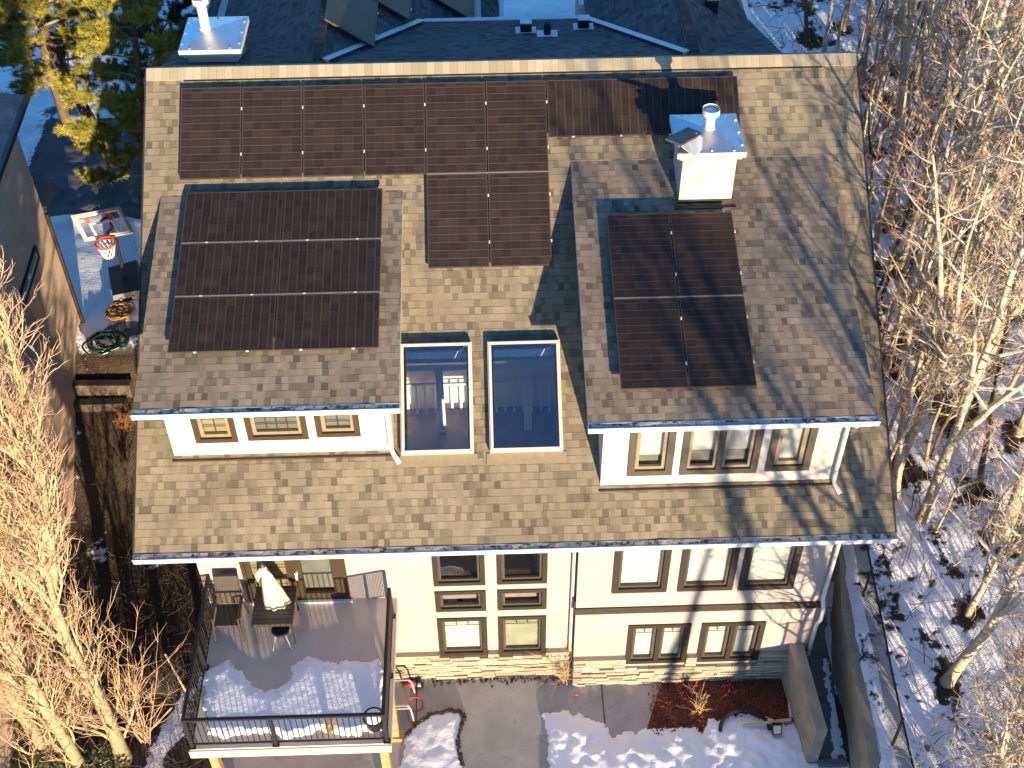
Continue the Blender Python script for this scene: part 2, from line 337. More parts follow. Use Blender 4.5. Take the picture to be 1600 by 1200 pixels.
def snow_mask(x, y):
    nz = noise.noise(V((x*.35, y*.35, 0))); n2 = noise.noise(V((x*1.3, y*1.3, 4)))
    if x > 6.95:
        s = .64 + .20*nz + .34*n2 + .22*noise.noise(V((x*3.1, y*3.1, 9)))
        if x > 8.2:
            for wp in wells:
                d = math.hypot(x-wp.x, y-wp.y)
                if d < .6: s -= .6*(1-d/.6)
        if 7.75 < x < 8.3 and y < 2: s -= .10+.35*n2
        return s, 0
    if x < -5.9:
        if y > 13.2+.5*nz and x > -13.5 and y < 18.2: return .12+.2*n2, 1
        if y > 9.0: return .80+.35*nz+.40*n2, 1
        if y > 8: return .42+.55*n2, 1
        if y > 2: return .24+.5*n2, 0
        dx = x-(-6.95+.30*(y+.6))
        s = .78-abs(dx)*1.5+.25*n2 if y < .0 else .1+.2*n2
        return s, 0
    if y > 9: return .9+.1*nz, 0
    return .15, 0
def terrain(name, x0, x1, y0, y1, st, skip=None):
    nx = int(round((x1-x0)/st)); ny = int(round((y1-y0)/st)); vs = []; cols = []
    for j in range(ny+1):
        for i in range(nx+1):
            x = x0+i*st; y = y0+j*st; h = height(x, y); s, a = snow_mask(x, y)
            b = .10*noise.noise(V((x*.9, y*.9, 1)))+.055*noise.noise(V((x*2.7, y*2.7, 2)))+.03*noise.noise(V((x*6, y*6, 3)))
            if x < -5.9 and y < 13: h += .3*b + .03*max(0, min(1, s))
            elif x > lerp_tab(BANK, y) or x < -5.9 or y > 9: h += b + .06*max(0, min(1, s))
            elif y < 9: h -= .06
            vs.append((x, y, h)); cols.append((max(0, min(1, s)), a, 0, 1))
    fs = [(j*(nx+1)+i, j*(nx+1)+i+1, (j+1)*(nx+1)+i+1, (j+1)*(nx+1)+i) for j in range(ny) for i in range(nx) if not (skip and skip(x0+(i+.5)*st, y0+(j+.5)*st))]
    me = bpy.data.meshes.new(name); me.from_pydata(vs, [], fs); me.materials.append(M['ground'])
    a = me.color_attributes.new('mask', 'FLOAT_COLOR', 'POINT'); a.data.foreach_set('color', [c for q in cols for c in q])
    me.polygons.foreach_set('use_smooth', [True]*len(fs)); o = bpy.data.objects.new(name, me); COL.objects.link(o); return o
tag(terrain('ground', -22.05, 25.95, -6, 32, .15), 'snowy and bare ground around the house', None, kind='structure')
g = MB()                                            # the land beyond, one ring out to the horizon
ring = [(-22, -6), (25.9, -6), (25.9, 32), (-22, 32)]; far = [(-300, -300), (300, -300), (300, 300), (-300, 300)]
hz = [0, 1.6, 4.0, 2.5]
for i in range(4):
    a, b = ring[i], ring[(i+1) % 4]; c, d = far[(i+1) % 4], far[i]
    n = 24
    for k in range(n):
        p = [V((a[0]+(b[0]-a[0])*t, a[1]+(b[1]-a[1])*t, 0)) for t in (k/n, (k+1)/n)]; q = [V((d[0]+(c[0]-d[0])*t, d[1]+(c[1]-d[1])*t, 1)) for t in (k/n, (k+1)/n)]
        for e in p: e.z = height(e.x, e.y)-.02
        g.quad([q[0], q[1], p[1], p[0]])
me = g.build('snowfield', 'snow'); tag(me, 'open snow beyond the lots', None, kind='structure')
# ------------------------------------------------------------------ HOUSE
PH = math.radians(34.458); ZE, YO = 5.624, -.771; XL, XR = -6.671, 7.08; RUN = 7.637; RL = RUN/math.cos(PH)
US = V((0, math.cos(PH), math.sin(PH))); NS = V((0, -math.sin(PH), math.cos(PH))); RO = V((0, YO, ZE)); RIDGE = RO+US*RL
def roof(x, v, h=0): return RO+X*x+US*v+NS*h
def onroof(px, py, h=0): p = hit(px, py, RO+NS*h, NS); d = p-RO; return p.x, d.dot(US)
house = thing('house', 'large cream stucco house with shingled roof, solar panels, two shed dormers and a stone base', 'house')
SKY = [(-1.80, -.575), (-.185, 1.05)]; SV = ((.60+.771)/math.cos(PH)+.06, (2.2+.771)/math.cos(PH)+.06)
SV = (1.70, 3.66)
mb = MB(); slab(mb, RO, X, US, NS, (XL, 0, XR, RL), [(a+.05, SV[0]+.05, b-.05, SV[1]-.05) for a, b in SKY], .16)
mb.build('roof', ['roof_shingle', 'cream_trim'], house); ROOF = bpy.data.objects['roof']
B2 = math.radians(18.4); UB = V((0, math.cos(B2), -math.sin(B2))); NB = V((0, math.sin(B2), math.cos(B2)))
mb = MB(); slab(mb, RIDGE-NB*.02, X*-1, UB, NB, (-5.74, 0.06, 6.5, 4.36), [], .16); mb.build('rear_roof', ['back_shingle', 'cream_trim'], house)
mb = MB()                                            # ridge cap
a, b = RIDGE+NS*.03-US*.22, RIDGE+NS*.03+US*.0; a2, b2 = RIDGE+NB*.03+UB*.22, None
apex = RIDGE+Z*.045; xs = XR-XL
for p, q in ((a, apex), (apex, RIDGE+NB*.025+UB*.2)):
    mb.quad([p+X*XL, p+X*XR, q+X*XR, q+X*XL], [(0, 0), (xs, 0), (xs, 1), (0, 1)])
mb.quad([a-NS*.03+X*XL, a-NS*.03+X*XR, a+X*XR, a+X*XL]); mb.build('ridge_cap', 'ridge_shingle', ROOF)
mb = MB(); mt = Matrix((X, US, NS)).transposed().to_4x4(); mt.translation = RIDGE; mb.box((-5.95, -.245, 0), (6.4, -.222, .026), mt); mb.build('ridge_gap_shadow', 'black_metal', ROOF)  # black strip stands in for the dark gap and shadow under the cap edge
# rake edges
for x in (XL-.03, XR+.0):
    mb = MB(); mt = Matrix((X, US, NS)).transposed().to_4x4(); mt.translation = RO+X*x; mb.box((0, 0, -.2), (.03, RL-.01, .012), mt); mb.build('rake_trim', 'dark_trim', ROOF)
def gutter(name, x0, x1, y, z, parent, label=None):  # open trough, lip in front
    mb = MB(); d, hh = .13, .12
    mb.box((x0, y-d, z-hh), (x1, y-d+.018, z)); mb.box((x0, y-d+.018, z-hh), (x1, y, z-hh+.015)); mb.box((x0, y-.012, z-hh+.015), (x1, y, z+.0))
    mb.box((x0, y-d+.018, z-hh+.015), (x0+.012, y-.012, z)); mb.box((x1-.012, y-d+.018, z-hh+.015), (x1, y-.012, z))
    mb.box((x0-.004, y-d-.014, z-.022), (x1+.004, y-d, z+.004))
    n = int((x1-x0)/.75)
    for i in range(n): mb.box((x0+.3+i*.75, y-d+.018, z-.012), (x0+.33+i*.75, y-.012, z-.004))
    o = mb.build(name, 'white_metal', parent)
    mb = MB(); n = int((x1-x0)/.09); st = (x1-x0-.04)/n
    f = lambda x, t: z+.002+.016*noise.noise(V((x*2.3, y, t)))
    for i in range(n):
        xa = x0+.02+i*st; ym = y-d*.5
        mb.quad([(xa, y-d+.02, f(xa, 0)), (xa+st, y-d+.02, f(xa+st, 0)), (xa+st, y-.014, f(xa+st, 3)), (xa, y-.014, f(xa, 3))])
    mb.build('debris', 'gutter_debris', o); return o
gutter('gutter', XL-.01, XR+.01, YO-.012, ZE+.005, house)
mb = MB(); mb.box((XL, YO+.0, ZE-.19), (XR, YO+.02, ZE-.13)); mb.box((XL+.02, YO+.02, ZE-.20), (XR-.02, .0, ZE-.185)); mb.build('soffit', 'cream_trim', house)
# ---- walls with real openings
WX0, BX0, BX1, YB = -5.92, 1.395, 6.37, -.254
win_c = [(-1.413, 3.35, -.397, 4.48), (-1.413, 2.467, -.397, 3.15), (-1.413, .845, -.397, 2.215), (-.165, 3.35, .822, 4.48), (-.165, 2.467, .822, 3.15), (-.165, .845, .822, 2.215)]
win_b = [(2.08, 3.30, 3.16, 4.84), (3.37, 3.30, 4.46, 4.84), (4.57, 3.28, 5.66, 4.83)]
win_d = [(2.49, .731, 3.77, 2.155), (3.99, .731, 5.30, 2.155)]
DOOR = (-5.10, 2.98, -3.09, 5.0)
ins = lambda r, k=.05: (r[0]+k, r[1]+k, r[2]-k, r[3]-k)
mb = MB(); slab(mb, (0, 0, 0), X, Z, -Y, (WX0, -.1, BX0+.1, 5.42), [ins(r) for r in win_c]+[ins(DOOR)], .18)
slab(mb, (0, YB, 0), X, Z, -Y, (BX0, -.1, BX1, 5.42), [ins(r) for r in win_b+win_d], .18)
mb.box((BX0, YB+.18, -.1), (BX0+.16, -.0005, 5.42)); mb.m = 0
for x, s in ((WX0, 1), (BX1, -1)):                    # gable walls
    xi = x+.18*s; y0 = (.18 if s > 0 else YB+.18)
    yb_ = 10.6 if s > 0 else 7.0; zb_ = 9.3 if s > 0 else RIDGE.z-.4
    prof = [(y0, -.1), (yb_, -.1), (yb_, zb_), (RIDGE.y, RIDGE.z-.25), (y0, ZE+math.tan(PH)*(y0-YO)-.25)]
    A = [V((x, *q)) for q in prof]; B = [V((xi, *q)) for q in prof]
    mb.quad(A if s < 0 else A[::-1]); mb.quad(B if s > 0 else B[::-1])
    for i in range(5): j = (i+1) % 5; mb.quad([A[i], A[j], B[j], B[i]])
mb.box((WX0+.18, 10.42, -.1), (5.4, 10.6, 9.3)); mb.box((5.4, 6.8, -.1), (BX1-.18, 7.0, 10.3))
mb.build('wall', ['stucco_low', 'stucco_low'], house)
mb = MB(); mb.box((BX0-.03, YB-.035, 2.60), (BX1+.02, YB-.0, 2.80)); mb.box((BX0-.035, YB, 2.60), (BX0, -.04, 3.0)); mb.build('belt_trim', 'dark_trim', house)
# ---- stone base: single stones, broken joints
mb = MB(); CAPS = []; r2 = random.Random(3)
def stones(x0, x1, y, top, holes, cap):
    z = -.03; k = 0
    while z < top-.02:
        h = min(r2.uniform(.055, .115), top-z); x = x0-r2.uniform(0, .2)
        while x < x1:
            l = r2.uniform(.18, .52); xa, xb = max(x, x0)+.004, min(x+l, x1)-.006; x += l
            segs = [(xa, xb)]
            for hx0, hz0, hx1, hz1 in holes:
                if z+h > hz0-.02: segs = [q for s in segs for q in ((s[0], min(s[1], hx0)), (max(s[0], hx1), s[1]))]
            for a, b in segs:
                if b-a > .03: mb.box((a, y-r2.uniform(.045, .095), z+.003), (b, y, z+h-.008))
        z += h
    cuts = [x0]+[q for hh in sorted(holes) for q in (hh[0]-.01, hh[2]+.01)]+[x1]
    for a, b in zip(cuts[::2], cuts[1::2]):
        if b-a > .05: m2 = MB(); m2.box((a, y-.12, top), (b, y-.0005, top+.05)); CAPS.append(m2)
stones(WX0, BX0-.05, 0, .94, [w for w in win_c if w[1] < 1], 1); stones(BX0, BX1, YB, .98, win_d, 1); 
STONE = mb.build('stone_base', 'ledgestone', house); [m2.build('cap_stone', 'ledgestone', STONE) for m2 in CAPS]
# ---- windows
def window(r, y, frame_m, sash_m, blind_m, tw=.10, muntin=None, mull=(), nm='window', blind_z=(0, 1), sw=.06, blind_rows=True, back=.0):
    x0, z0, x1, z1 = r; mb = MB(); o = V((0, y, 0))
    mb.frame(o+Y*.05, X, Z, -Y, (x0, z0, x1, z1), tw, .085)
    for mx in mull: mb.box((mx-.05, y-.03, z0+tw), (mx+.05, y+.05, z1-tw))
    fr = mb.build(nm, frame_m, house)
    spans = []; a = x0+tw
    for mx in list(mull)+[None]:
        b = (mx-.05) if mx is not None else x1-tw; spans.append((a, b)); a = (mx+.05) if mx is not None else 0
    ms, mp, MG = MB(), MB(), []
    for a, b in spans:
        ms.frame(o+Y*.08, X, Z, -Y, (a, z0+tw, b, z1-tw), sw, .06)
        mg = MB(); MG.append(mg)
        gx0, gx1, gz0, gz1 = a+sw, b-sw, z0+tw+sw, z1-tw-sw
        mp.quad([(gx0-.01, y+.060, gz0-.01), (gx1+.01, y+.060, gz0-.01), (gx1+.01, y+.060, gz1+.01), (gx0-.01, y+.060, gz1+.01)])
        if muntin == 'top':
            zz = gz1-.24*(gz1-gz0)*.8; mg.box((gx0, y+.052, zz-.009), (gx1, y+.0595, zz+.009)); n = 2 if gx1-gx0 < .6 else 3
            for i in range(1, n): xx = gx0+(gx1-gx0)*i/n; mg.box((xx-.009, y+.052, zz+.009), (xx+.009, y+.0595, gz1))
        elif muntin:
            nx, nz = muntin
            for i in range(1, nx): xx = gx0+(gx1-gx0)*i/nx; mg.box((xx-.009, y+.052, gz0), (xx+.009, y+.0595, gz1))
            for i in range(1, nz): zz = gz0+(gz1-gz0)*i/nz; mg.box((gx0, y+.0525, zz-.008), (gx1, y+.059, zz+.008))
    ms.build('sash', sash_m, fr); mp.build('pane', 'pane_glass', fr)
    for mg in MG:
        if mg.v: mg.build('muntin', 'dark_trim' if muntin == 'top' else 'bronze_frame', fr)
    if blind_m:
        mb = MB(); a, b = blind_z; H = z1-z0-2*tw
        mb.box((x0+tw*.6, y+.10+back, z0+tw+H*a), (x1-tw*.6, y+.115+back, z0+tw+H*b)); mb.build('blind', blind_m, fr)
        if b-a < .99: mb = MB(); mb.box((x0+tw*.6, y+.165, z0+tw*.6), (x1-tw*.6, y+.17, z1-tw*.6)); mb.build('curtain', 'backing_grey', fr)
    return fr
for i, r in enumerate(win_c):
    up = i % 3 == 0; low = i % 3 == 2
    window(r, 0, 'bronze_frame', 'grey_sash', [None, None, 'blind', None, None, 'blind_green'][i], .10, 'top' if low else None, sw=.05)
for r in win_b: window(r, YB, 'bronze_frame', 'grey_sash', 'blind', .12, None, sw=.05)
for r in win_d: window(r, YB, 'bronze_frame', 'grey_sash', 'blind', .11, 'top', mull=((r[0]+r[2])/2,), sw=.06)
# patio door
x0, z0, x1, z1 = DOOR; mb = MB(); mb.frame(V((0, .05, 0)), X, Z, -Y, DOOR, .075, .09); D = mb.build('patio_door', 'brown_frame', house)
mb = MB(); mb.box((x0-.05, -.10, 2.985), (x1+.05, -.042, 3.03)); mb.build('sill', 'white_metal', D)
mb = MB(); mb.frame(V((0, .06, 0)), X, Z, -Y, (x0+.075, z0+.05, -4.15, z1-.075), .10, .05); mb.frame(V((0, .06, 0)), X, Z, -Y, (-4.15, z0+.05, x1-.075, z1-.075), .20, .085); mb.build('leaf', 'brown_frame', D)
mb = MB(); [mb.quad([(a, .03, c), (b, .03, c), (b, .03, d), (a, .03, d)]) for a, b, c, d in ((x0+.17, -4.24, z0+.14, z1-.17), (-3.96, -3.36, z0+.24, z1-.27))]; mb.build('pane', 'pane_glass', D)
mb = MB(); mb.box((x0+.14, .09, z0+.1), (-4.2, .1, z1-.1)); mb.build('blind', 'backing_tan', D)
mb = MB(); mb.box((-4.0, .12, z0+.1), (-3.3, .13, z1-.1)); mb.build('curtain', 'backing_grey', D)
mb = MB()
for i in range(1, 6): zz = z0+.14+i*.31; mb.box((x0+.17, .018, zz-.008), (-4.24, .026, zz+.008))
mb.build('muntin', 'dark_trim', D)
mb = MB(); mb.tube([(-4.05, -.03, 3.95), (-4.05, -.085, 3.95)], .035, 10); mb.box((-4.07, -.10, 3.78), (-4.03, -.06, 3.93)); mb.build('handle', 'clamp_metal', D)
# ---- shed dormers
def dormer_fn(ph, dy, dz):
    a = math.radians(ph); u = V((0, math.cos(a), math.sin(a))); n = V((0, -math.sin(a), math.cos(a))); o = V((0, dy, dz)); return o, u, n
DL = dormer_fn(15.611, .358, 8.196); DR = dormer_fn(15.304, -.258, 8.219)
def dormer(Dm, x0, x1, wx0, wx1, wy, wins, mode):
    o, u, n = Dm; a = math.atan2(u.z, u.y); ymeet = (o.z-math.tan(a)*o.y-ZE+math.tan(PH)*YO)/(math.tan(PH)-math.tan(a)); L = (ymeet-o.y)/math.cos(a)
    mb = MB(); slab(mb, o, X, u, n, (x0, 0, x1, L+.05), [], .14); rf = mb.build('dormer_roof', ['dormer_shingle', 'cream_trim'], house)
    g = gutter('gutter', x0-.01, x1+.01, o.y-.012, o.z+.0, rf) if False else gutter('gutter', x0-.01, x1+.01, o.y-.012, o.z, house)
    zb = ZE+math.tan(PH)*(wy-YO); ztop = o.z+math.tan(a)*(wy-o.y)-.155
    mb = MB(); slab(mb, (0, wy, 0), X, Z, -Y, (wx0, zb-.1, wx1, ztop), [ins(w, .04) for w in wins], .12)
    for x, s in ((wx0, 1), (wx1, -1)):                # cheek walls
        pr = []; N_ = 8
        for i in range(N_+1): yy = wy+.12+(ymeet-.1-wy-.12)*i/N_; pr.append((yy, o.z+math.tan(a)*(yy-o.y)-.15))
        for i in range(N_, -1, -1): yy = wy+.12+(ymeet-.1-wy-.12)*i/N_; pr.append((yy, ZE+math.tan(PH)*(yy-YO)-.1))
        A = [V((x, *q)) for q in pr]; m = len(A); Bq = [V((x+.1*s, *q)) for q in pr]
        for i in range(N_): k = (A, Bq) if s > 0 else (Bq, A); mb.quad([A[i], A[i+1], A[m-2-i], A[m-1-i]]); mb.quad([Bq[i], Bq[i+1], Bq[m-2-i], Bq[m-1-i]])
    mb.box((wx0, o.y+.02, ztop-.004), (wx1, wy, ztop+.01))
    w_ = mb.build('dormer_wall', ['stucco', 'stucco'], house)
    mb = MB(); mb.box((wx0-.03, wy-.10, zb-.085), (wx1+.03, wy-.0, zb-.035)); mb.build('flashing', 'dark_trim', w_)
    for w, k in zip(wins, mode): k(w, wy)
dormer(DL, -6.339, -1.768, -5.985, -1.99, .682, [(-5.52, 6.97, -4.76, 7.86), (-4.58, 7.0, -3.49, 7.86), (-3.335, 7.04, -2.55, 7.86)],
    [lambda w, y: window(w, y, 'brown_frame', 'tan_sash', 'backing_tan', .10, (2, 3), sw=.07), lambda w, y: window(w, y, 'brown_frame', 'tan_sash', 'backing_grey', .10, (4, 3), sw=.07), lambda w, y: window(w, y, 'brown_frame', 'tan_sash', 'backing_grey', .10, (2, 3), sw=.07)])  # blind colours here stand in for tree reflections in the glass
dormer(DR, 1.445, 6.363, 1.76, 6.06, .063, [(2.225, 6.46, 3.035, 7.95), (3.17, 6.46, 4.57, 7.95), (4.72, 6.49, 5.52, 7.95)],
    [lambda w, y: window(w, y, 'grey_sash', 'tan_sash', 'blind', .13, 'top', sw=.07, blind_z=(.22, 1), back=.03), lambda w, y: window(w, y, 'grey_sash', 'tan_sash', 'blind', .12, 'top', mull=(3.87,), sw=.06, blind_z=(.3, 1), back=.03), lambda w, y: window(w, y, 'grey_sash', 'tan_sash', 'blind', .13, 'top', sw=.09)])
# ---- downspouts
def spout(pts, m='white_plastic', r=.045): mb = MB(); mb.tube(pts, r, 8); return mb.build('downspout', m, house, True)
spout([(-2.03, .22, 8.08), (-2.03, .60, 7.85), (-2.03, .60, 6.80), (-2.0, .56, 6.68), (-1.88, .40, 6.56)])
spout([(6.0, -.38, 8.1), (6.0, -.02, 7.85), (6.0, -.02, 6.3), (6.03, -.06, 6.18), (6.12, -.2, 6.08)])
spout([(1.335, -.84, 5.52), (1.335, -.07, 5.15), (1.335, -.07, .98)])
spout([(6.30, -.84, 5.52), (6.30, -.325, 5.2), (6.30, -.325, 3.0), (6.34, -.40, 2.72), (6.34, -.42, 2.4), (6.32, -.33, 2.1), (6.32, -.33, 1.05)])
# ---- skylights: curb, sash, glass
for x0, x1 in SKY:
    mb = MB(); ht = .19; mb.frame(RO-NS*.02, X, US, NS, (x0-.05, SV[0]-.05, x1+.05, SV[1]+.05), .07, ht+.0)
    k = mb.build('skylight', 'cream_trim', house)
    mb = MB(); mb.frame(RO+NS*.171, X, US, NS, (x0-.03, SV[0]-.03, x1+.03, SV[1]+.03), .045, .03); mb.build('frame', 'frame_grey', k)
    mb = MB(); mt = Matrix((X, US, NS)).transposed().to_4x4(); mt.translation = RO; mb.quad([mt @ V(c) for c in ((x0+.03, SV[0]+.03, .18), (x1-.03, SV[0]+.03, .18), (x1-.03, SV[1]-.03, .18), (x0+.03, SV[1]-.03, .18))]); mb.build('pane', 'skylight_glass', k)
    mb = MB(); mb.box((x0-.11, SV[0]-.26, .004), (x1+.11, SV[0]-.052, .022), mt); mb.build('apron', 'tan_sash', k)
    mb = MB()                                         # plaster shaft under the roof
    for a, b, c, d in (((x0, SV[0]), (x0, SV[1]), 0, 0), ((x1, SV[0]), (x1, SV[1]), 0, 0), ((x0, SV[1]), (x1, SV[1]), 0, 0)):
        p, q = roof(*a, -.161), roof(*b, -.161); mb.quad([p, q, V((q.x, q.y, q.z-.25)), V((p.x, p.y, p.z-.25))])
    mb.build('shaft', 'interior_white', k)
# ---- the room under the skylights
mb = MB(); mb.box((-2.6, .19, 2.6), (1.35, 5.2, 2.96)); mb.build('room_floor', 'interior_floor', house)
mb = MB(); mb.box((-2.6, 5.2, 2.96), (1.35, 5.3, 9.3)); mb.build('room_wall', 'interior_wall', house)
for x in (-2.6, 1.35):
    mb = MB(); pr = [(.19, 2.6), (5.19, 2.6), (5.19, 9.25), (.19, 5.95)]; A = [V((x, *q)) for q in pr]; Bq = [V((x+(.03 if x > 0 else -.03), *q)) for q in pr]; mb.quad(A); mb.quad(Bq[::-1])
    for i in range(4): j = (i+1) % 4; mb.quad([A[i], A[j], Bq[j], Bq[i]])
    mb.build('room_wall', 'interior_wall', house)
mb = MB(); mb.box((-2.6, 4.42, 4.95), (1.35, 4.62, 5.2)); mb.box((-1.38, 4.44, 2.96), (-1.22, 4.60, 4.95)); mb.box((.54, 4.44, 2.96), (.70, 4.60, 4.95)); mb.build('beam', 'interior_white', house)
mb = MB(); mb.box((-2.6, 4.49, 6.05), (1.35, 4.55, 6.10))
for i in range(24): mb.box((-2.5+i*.16, 4.5, 5.2), (-2.42+i*.16, 4.54, 6.05))
mb.box((-2.6, 5.0, 3.9), (1.35, 5.06, 3.95))
for i in range(20): mb.box((-2.5+i*.2, 5.01, 2.96), (-2.45+i*.2, 5.05, 3.9))
mb.build('loft_railing', 'interior_white', house)
# ---- chimneys
def chimney(x0, x1, y0, y1, zb, zc, fx, fy, flz):
    mb = MB(); mb.box((x0, y0, zb), (x1, y1, zc)); c = mb.build('chimney', 'stucco', house)
    mb = MB(); e = .13; mb.box((x0-e*.55, y0-e*.55, zc-.13), (x1+e*.55, y1+e*.55, zc-.06)); mb.box((x0-e, y0-e, zc-.06), (x1+e, y1+e, zc+.06))
    cx, cy = (x0+x1)/2, (y0+y1)/2; A = [V((x0-e, y0-e, zc+.06)), V((x1+e, y0-e, zc+.06)), V((x1+e, y1+e, zc+.06)), V((x0-e, y1+e, zc+.06))]; tp = V((cx, cy, zc+.17))
    mb.build('cap', 'stucco', c)
    mb = MB()
    for i in range(4): mb.quad([A[i]+Z*.003, A[(i+1) % 4]+Z*.003, tp])
    for i in range(4):
        for t in (.15, .5, .85):
            q = A[i].lerp(A[(i+1) % 4], t).lerp(tp, .08); mb.box(q-V((.018, .018, .01)), q+V((.018, .018, .02)))
    mb.build('cap_sheet', 'galvanized', c)
    mb = MB(); mb.tube([(fx, fy, zc+.05), (fx, fy, flz-.16)], .095, 18); mb.tube([(fx, fy, zc+.1), (fx, fy, zc+.17)], .12, 18); mb.tube([(fx, fy, flz-.16), (fx, fy, flz-.12), (fx, fy, flz)], [.11, .16, .16], 20, False); mb.tube([(fx, fy, flz-.0), (fx, fy, flz-.04), (fx, fy, flz-.07)], [.16, .135, .135], 20, False)
    mb.build('flue', 'flue_white', c)
    mb = MB(); mb.tube([(fx, fy, flz-.075), (fx, fy, flz-.055)], .13, 20); mb.build('flue_lid', 'galvanized', c)
    if zb > 8.5:
        mb = MB(); mb.box((x0-.03, y0-.03, 9.2), (x1+.03, y0-.001, 9.50)); mb.box((x0-.08, y0-.16, 9.37), (x1+.08, y0-.03, 9.415)); mb.build('flashing', 'dark_trim', c)
    return c
CH = chimney(3.41, 4.395, 4.18, 5.17, 8.9, 10.56, 3.93, 4.72, 11.12)
lc_ = [at_z(*q_, 10.98) for q_ in ((278, 78), (376, 75), (293, 26))]; chimney(lc_[0].x+.13, lc_[1].x-.13, lc_[0].y+.13, lc_[2].y-.13, 7.6, 10.90, at_z(322, 48, 10.98).x, at_z(322, 48, 10.98).y, 11.7)
mb = MB(); mt = Matrix.Translation((3.42, 4.35, 10.78)) @ Matrix.Rotation(math.radians(-38), 4, 'Z') @ Matrix.Rotation(math.radians(-14), 4, 'X'); mb.box((-.16, -.42, -.02), (.16, .42, .02), mt); 
mb.build('loose_board', 'table_top', CH)
mb = MB(); mt = Matrix.Translation((3.60, 4.22, 10.68)) @ Matrix.Rotation(math.radians(-38), 4, 'Z') @ Matrix.Rotation(math.radians(20), 4, 'Y'); mb.box((-.15, -.24, -.012), (.15, .28, .012), mt); mb.build('loose_sheet', 'white_metal', CH)
# ---- rear wings
def wing(xr, xe_in, xe_out, y1, zr=10.84):
    for xe, s in ((xe_in, .70), (xe_out, .70)):
        sg = 1 if xe > xr else -1; sl = math.atan(s); u = V((sg*math.cos(sl), 0, -math.sin(sl))); n = V((sg*math.sin(sl), 0, math.cos(sl))); L = abs(xe-xr)/math.cos(sl)
        mb = MB(); ux = V((0, 1, 0)); slab(mb, (xr, 0, zr), ux, u, n, (7.05, 0, y1, L), [], .14); mb.build('wing_roof', ['back_shingle', 'cream_trim'], house)
        ge = V((xr, 0, zr))+u*L; mb = MB(); mb.box((min(ge.x, ge.x+.11*sg), 11.5 if (xe == xe_in) else 7.3, ge.z-.1), (max(ge.x, ge.x+.11*sg), y1, ge.z)); mb.build('gutter', 'white_metal', house)
    mb = MB()
    for k in range(int((y1-7.2)/.18)): y = 7.2+k*.18; mb.box((xr-.09, y, zr-.08), (xr+.09, y+.175, zr+.004+.003*(k % 2)))
    mb.build('ridge_cap', 'ridge_shade', house)
    mb = MB(); xa, xb = sorted((xe_in, xe_out)); mb.box((xa+.45, 10.6, 0), (xb-.45, y1-.4, zr-2.0)); mb.build('wall', 'stucco', house)
wing(-3.42, .25, -6.9, 20); wing(3.98, 2.15, 5.72, 20)
# valley flashings of the two wings on the rear slope
for xr, sg in ((-3.42, 1), (3.98, -1)):
    mb = MB(); pts = []
    for t in (0, 1):
        yy = 7.25 if t == 0 else 10.95; z = RIDGE.z-math.tan(B2)*(yy-RIDGE.y); d = (10.84-z)/.70; pts.append(V((xr+sg*d, yy, z+.035)))
    dr = (pts[1]-pts[0]).normalized(); sd_ = V((dr.y, -dr.x, 0)).normalized()
    mb.quad([pts[0]-sd_*.085+Z*.03, pts[0]+sd_*.085+Z*.03, pts[1]+sd_*.085+Z*.03, pts[1]-sd_*.085+Z*.03]) 
    mb.quad([pts[0]-sd_*.085-Z*.1, pts[0]+sd_*.085-Z*.1, pts[0]+sd_*.085+Z*.03, pts[0]-sd_*.085+Z*.03])
    mb.build('valley_flashing', 'white_metal', house)
zg = RIDGE.z-math.tan(B2)*(11.0-RIDGE.y); mb = MB(); mb.box((-1.5, 11.0, zg-.12), (2.3, 11.13, zg+.0)); mb.build('gutter', 'white_metal', house)
for (x, y, kind) in ((.76, 9.75, 'box'), (1.2, 9.35, 'pipe'), (2.02, 10.0, 'box')):
    z = RIDGE.z-math.tan(B2)*(y-RIDGE.y); mb = MB(); mb.box((x-.22, y-.14, z-.02), (x+.22, y+.14, z+.025)); v = None
    if kind == 'box': mb.m = 1; mb.box((x-.12, y-.1, z+.02), (x+.12, y+.1, z+.22)); mb.m = 0; mb.box((x-.125, y-.11, z+.22), (x+.125, y+.11, z+.24))
    else: mb.m = 1; mb.tube([(x, y, z), (x, y, z+.22), (x, y, z+.28)], [.075, .075, .045], 12)
    mb.build('roof_vent', ['white_metal', 'black_metal'], house)
mb = MB(); mb.box((4.62, 9.7, 10.2), (4.86, 9.95, 10.55)); mb.m = 1; mb.box((4.6, 9.68, 10.55), (4.88, 9.97, 10.58)); mb.build('roof_vent', ['black_metal', 'steel'], house)
# ---- solar panels
PW = 1.146; PLN = PW*1.595
def panel_meshes():
    mb = MB(); mb.quad([(.02, .02, .036), (PW-.02, .02, .036), (PW-.02, PLN-.02, .036), (.02, PLN-.02, .036)], [(0, 0), (6, 0), (6, 11.5), (0, 11.5)])
    mb.quad([(.02, PLN-.02, .0), (PW-.02, PLN-.02, .0), (PW-.02, .02, .0), (.02, .02, .0)])
    mf = MB(); mf.frame(V((0, 0, -.002)), X, Y, Z, (0, 0, PW, PLN), .018, .042)
    mc = MB(); mc.box((PW+.0, .26*PLN-.025, .02), (PW+.02, .26*PLN+.025, .046)); mc2 = MB(); mc2.box((PW+.0, .76*PLN-.025, .02), (PW+.02, .76*PLN+.025, .046))
    ms = []                                           # feet on the roof
    for xx in (.2, PW-.2):
        for yy in (.3, PLN-.3): k_ = MB(); k_.box((xx-.03, yy-.03, -.13), (xx+.03, yy+.03, -.004)); ms.append(k_)
    return mb, mf, (mc, mc2), ms
PM = None
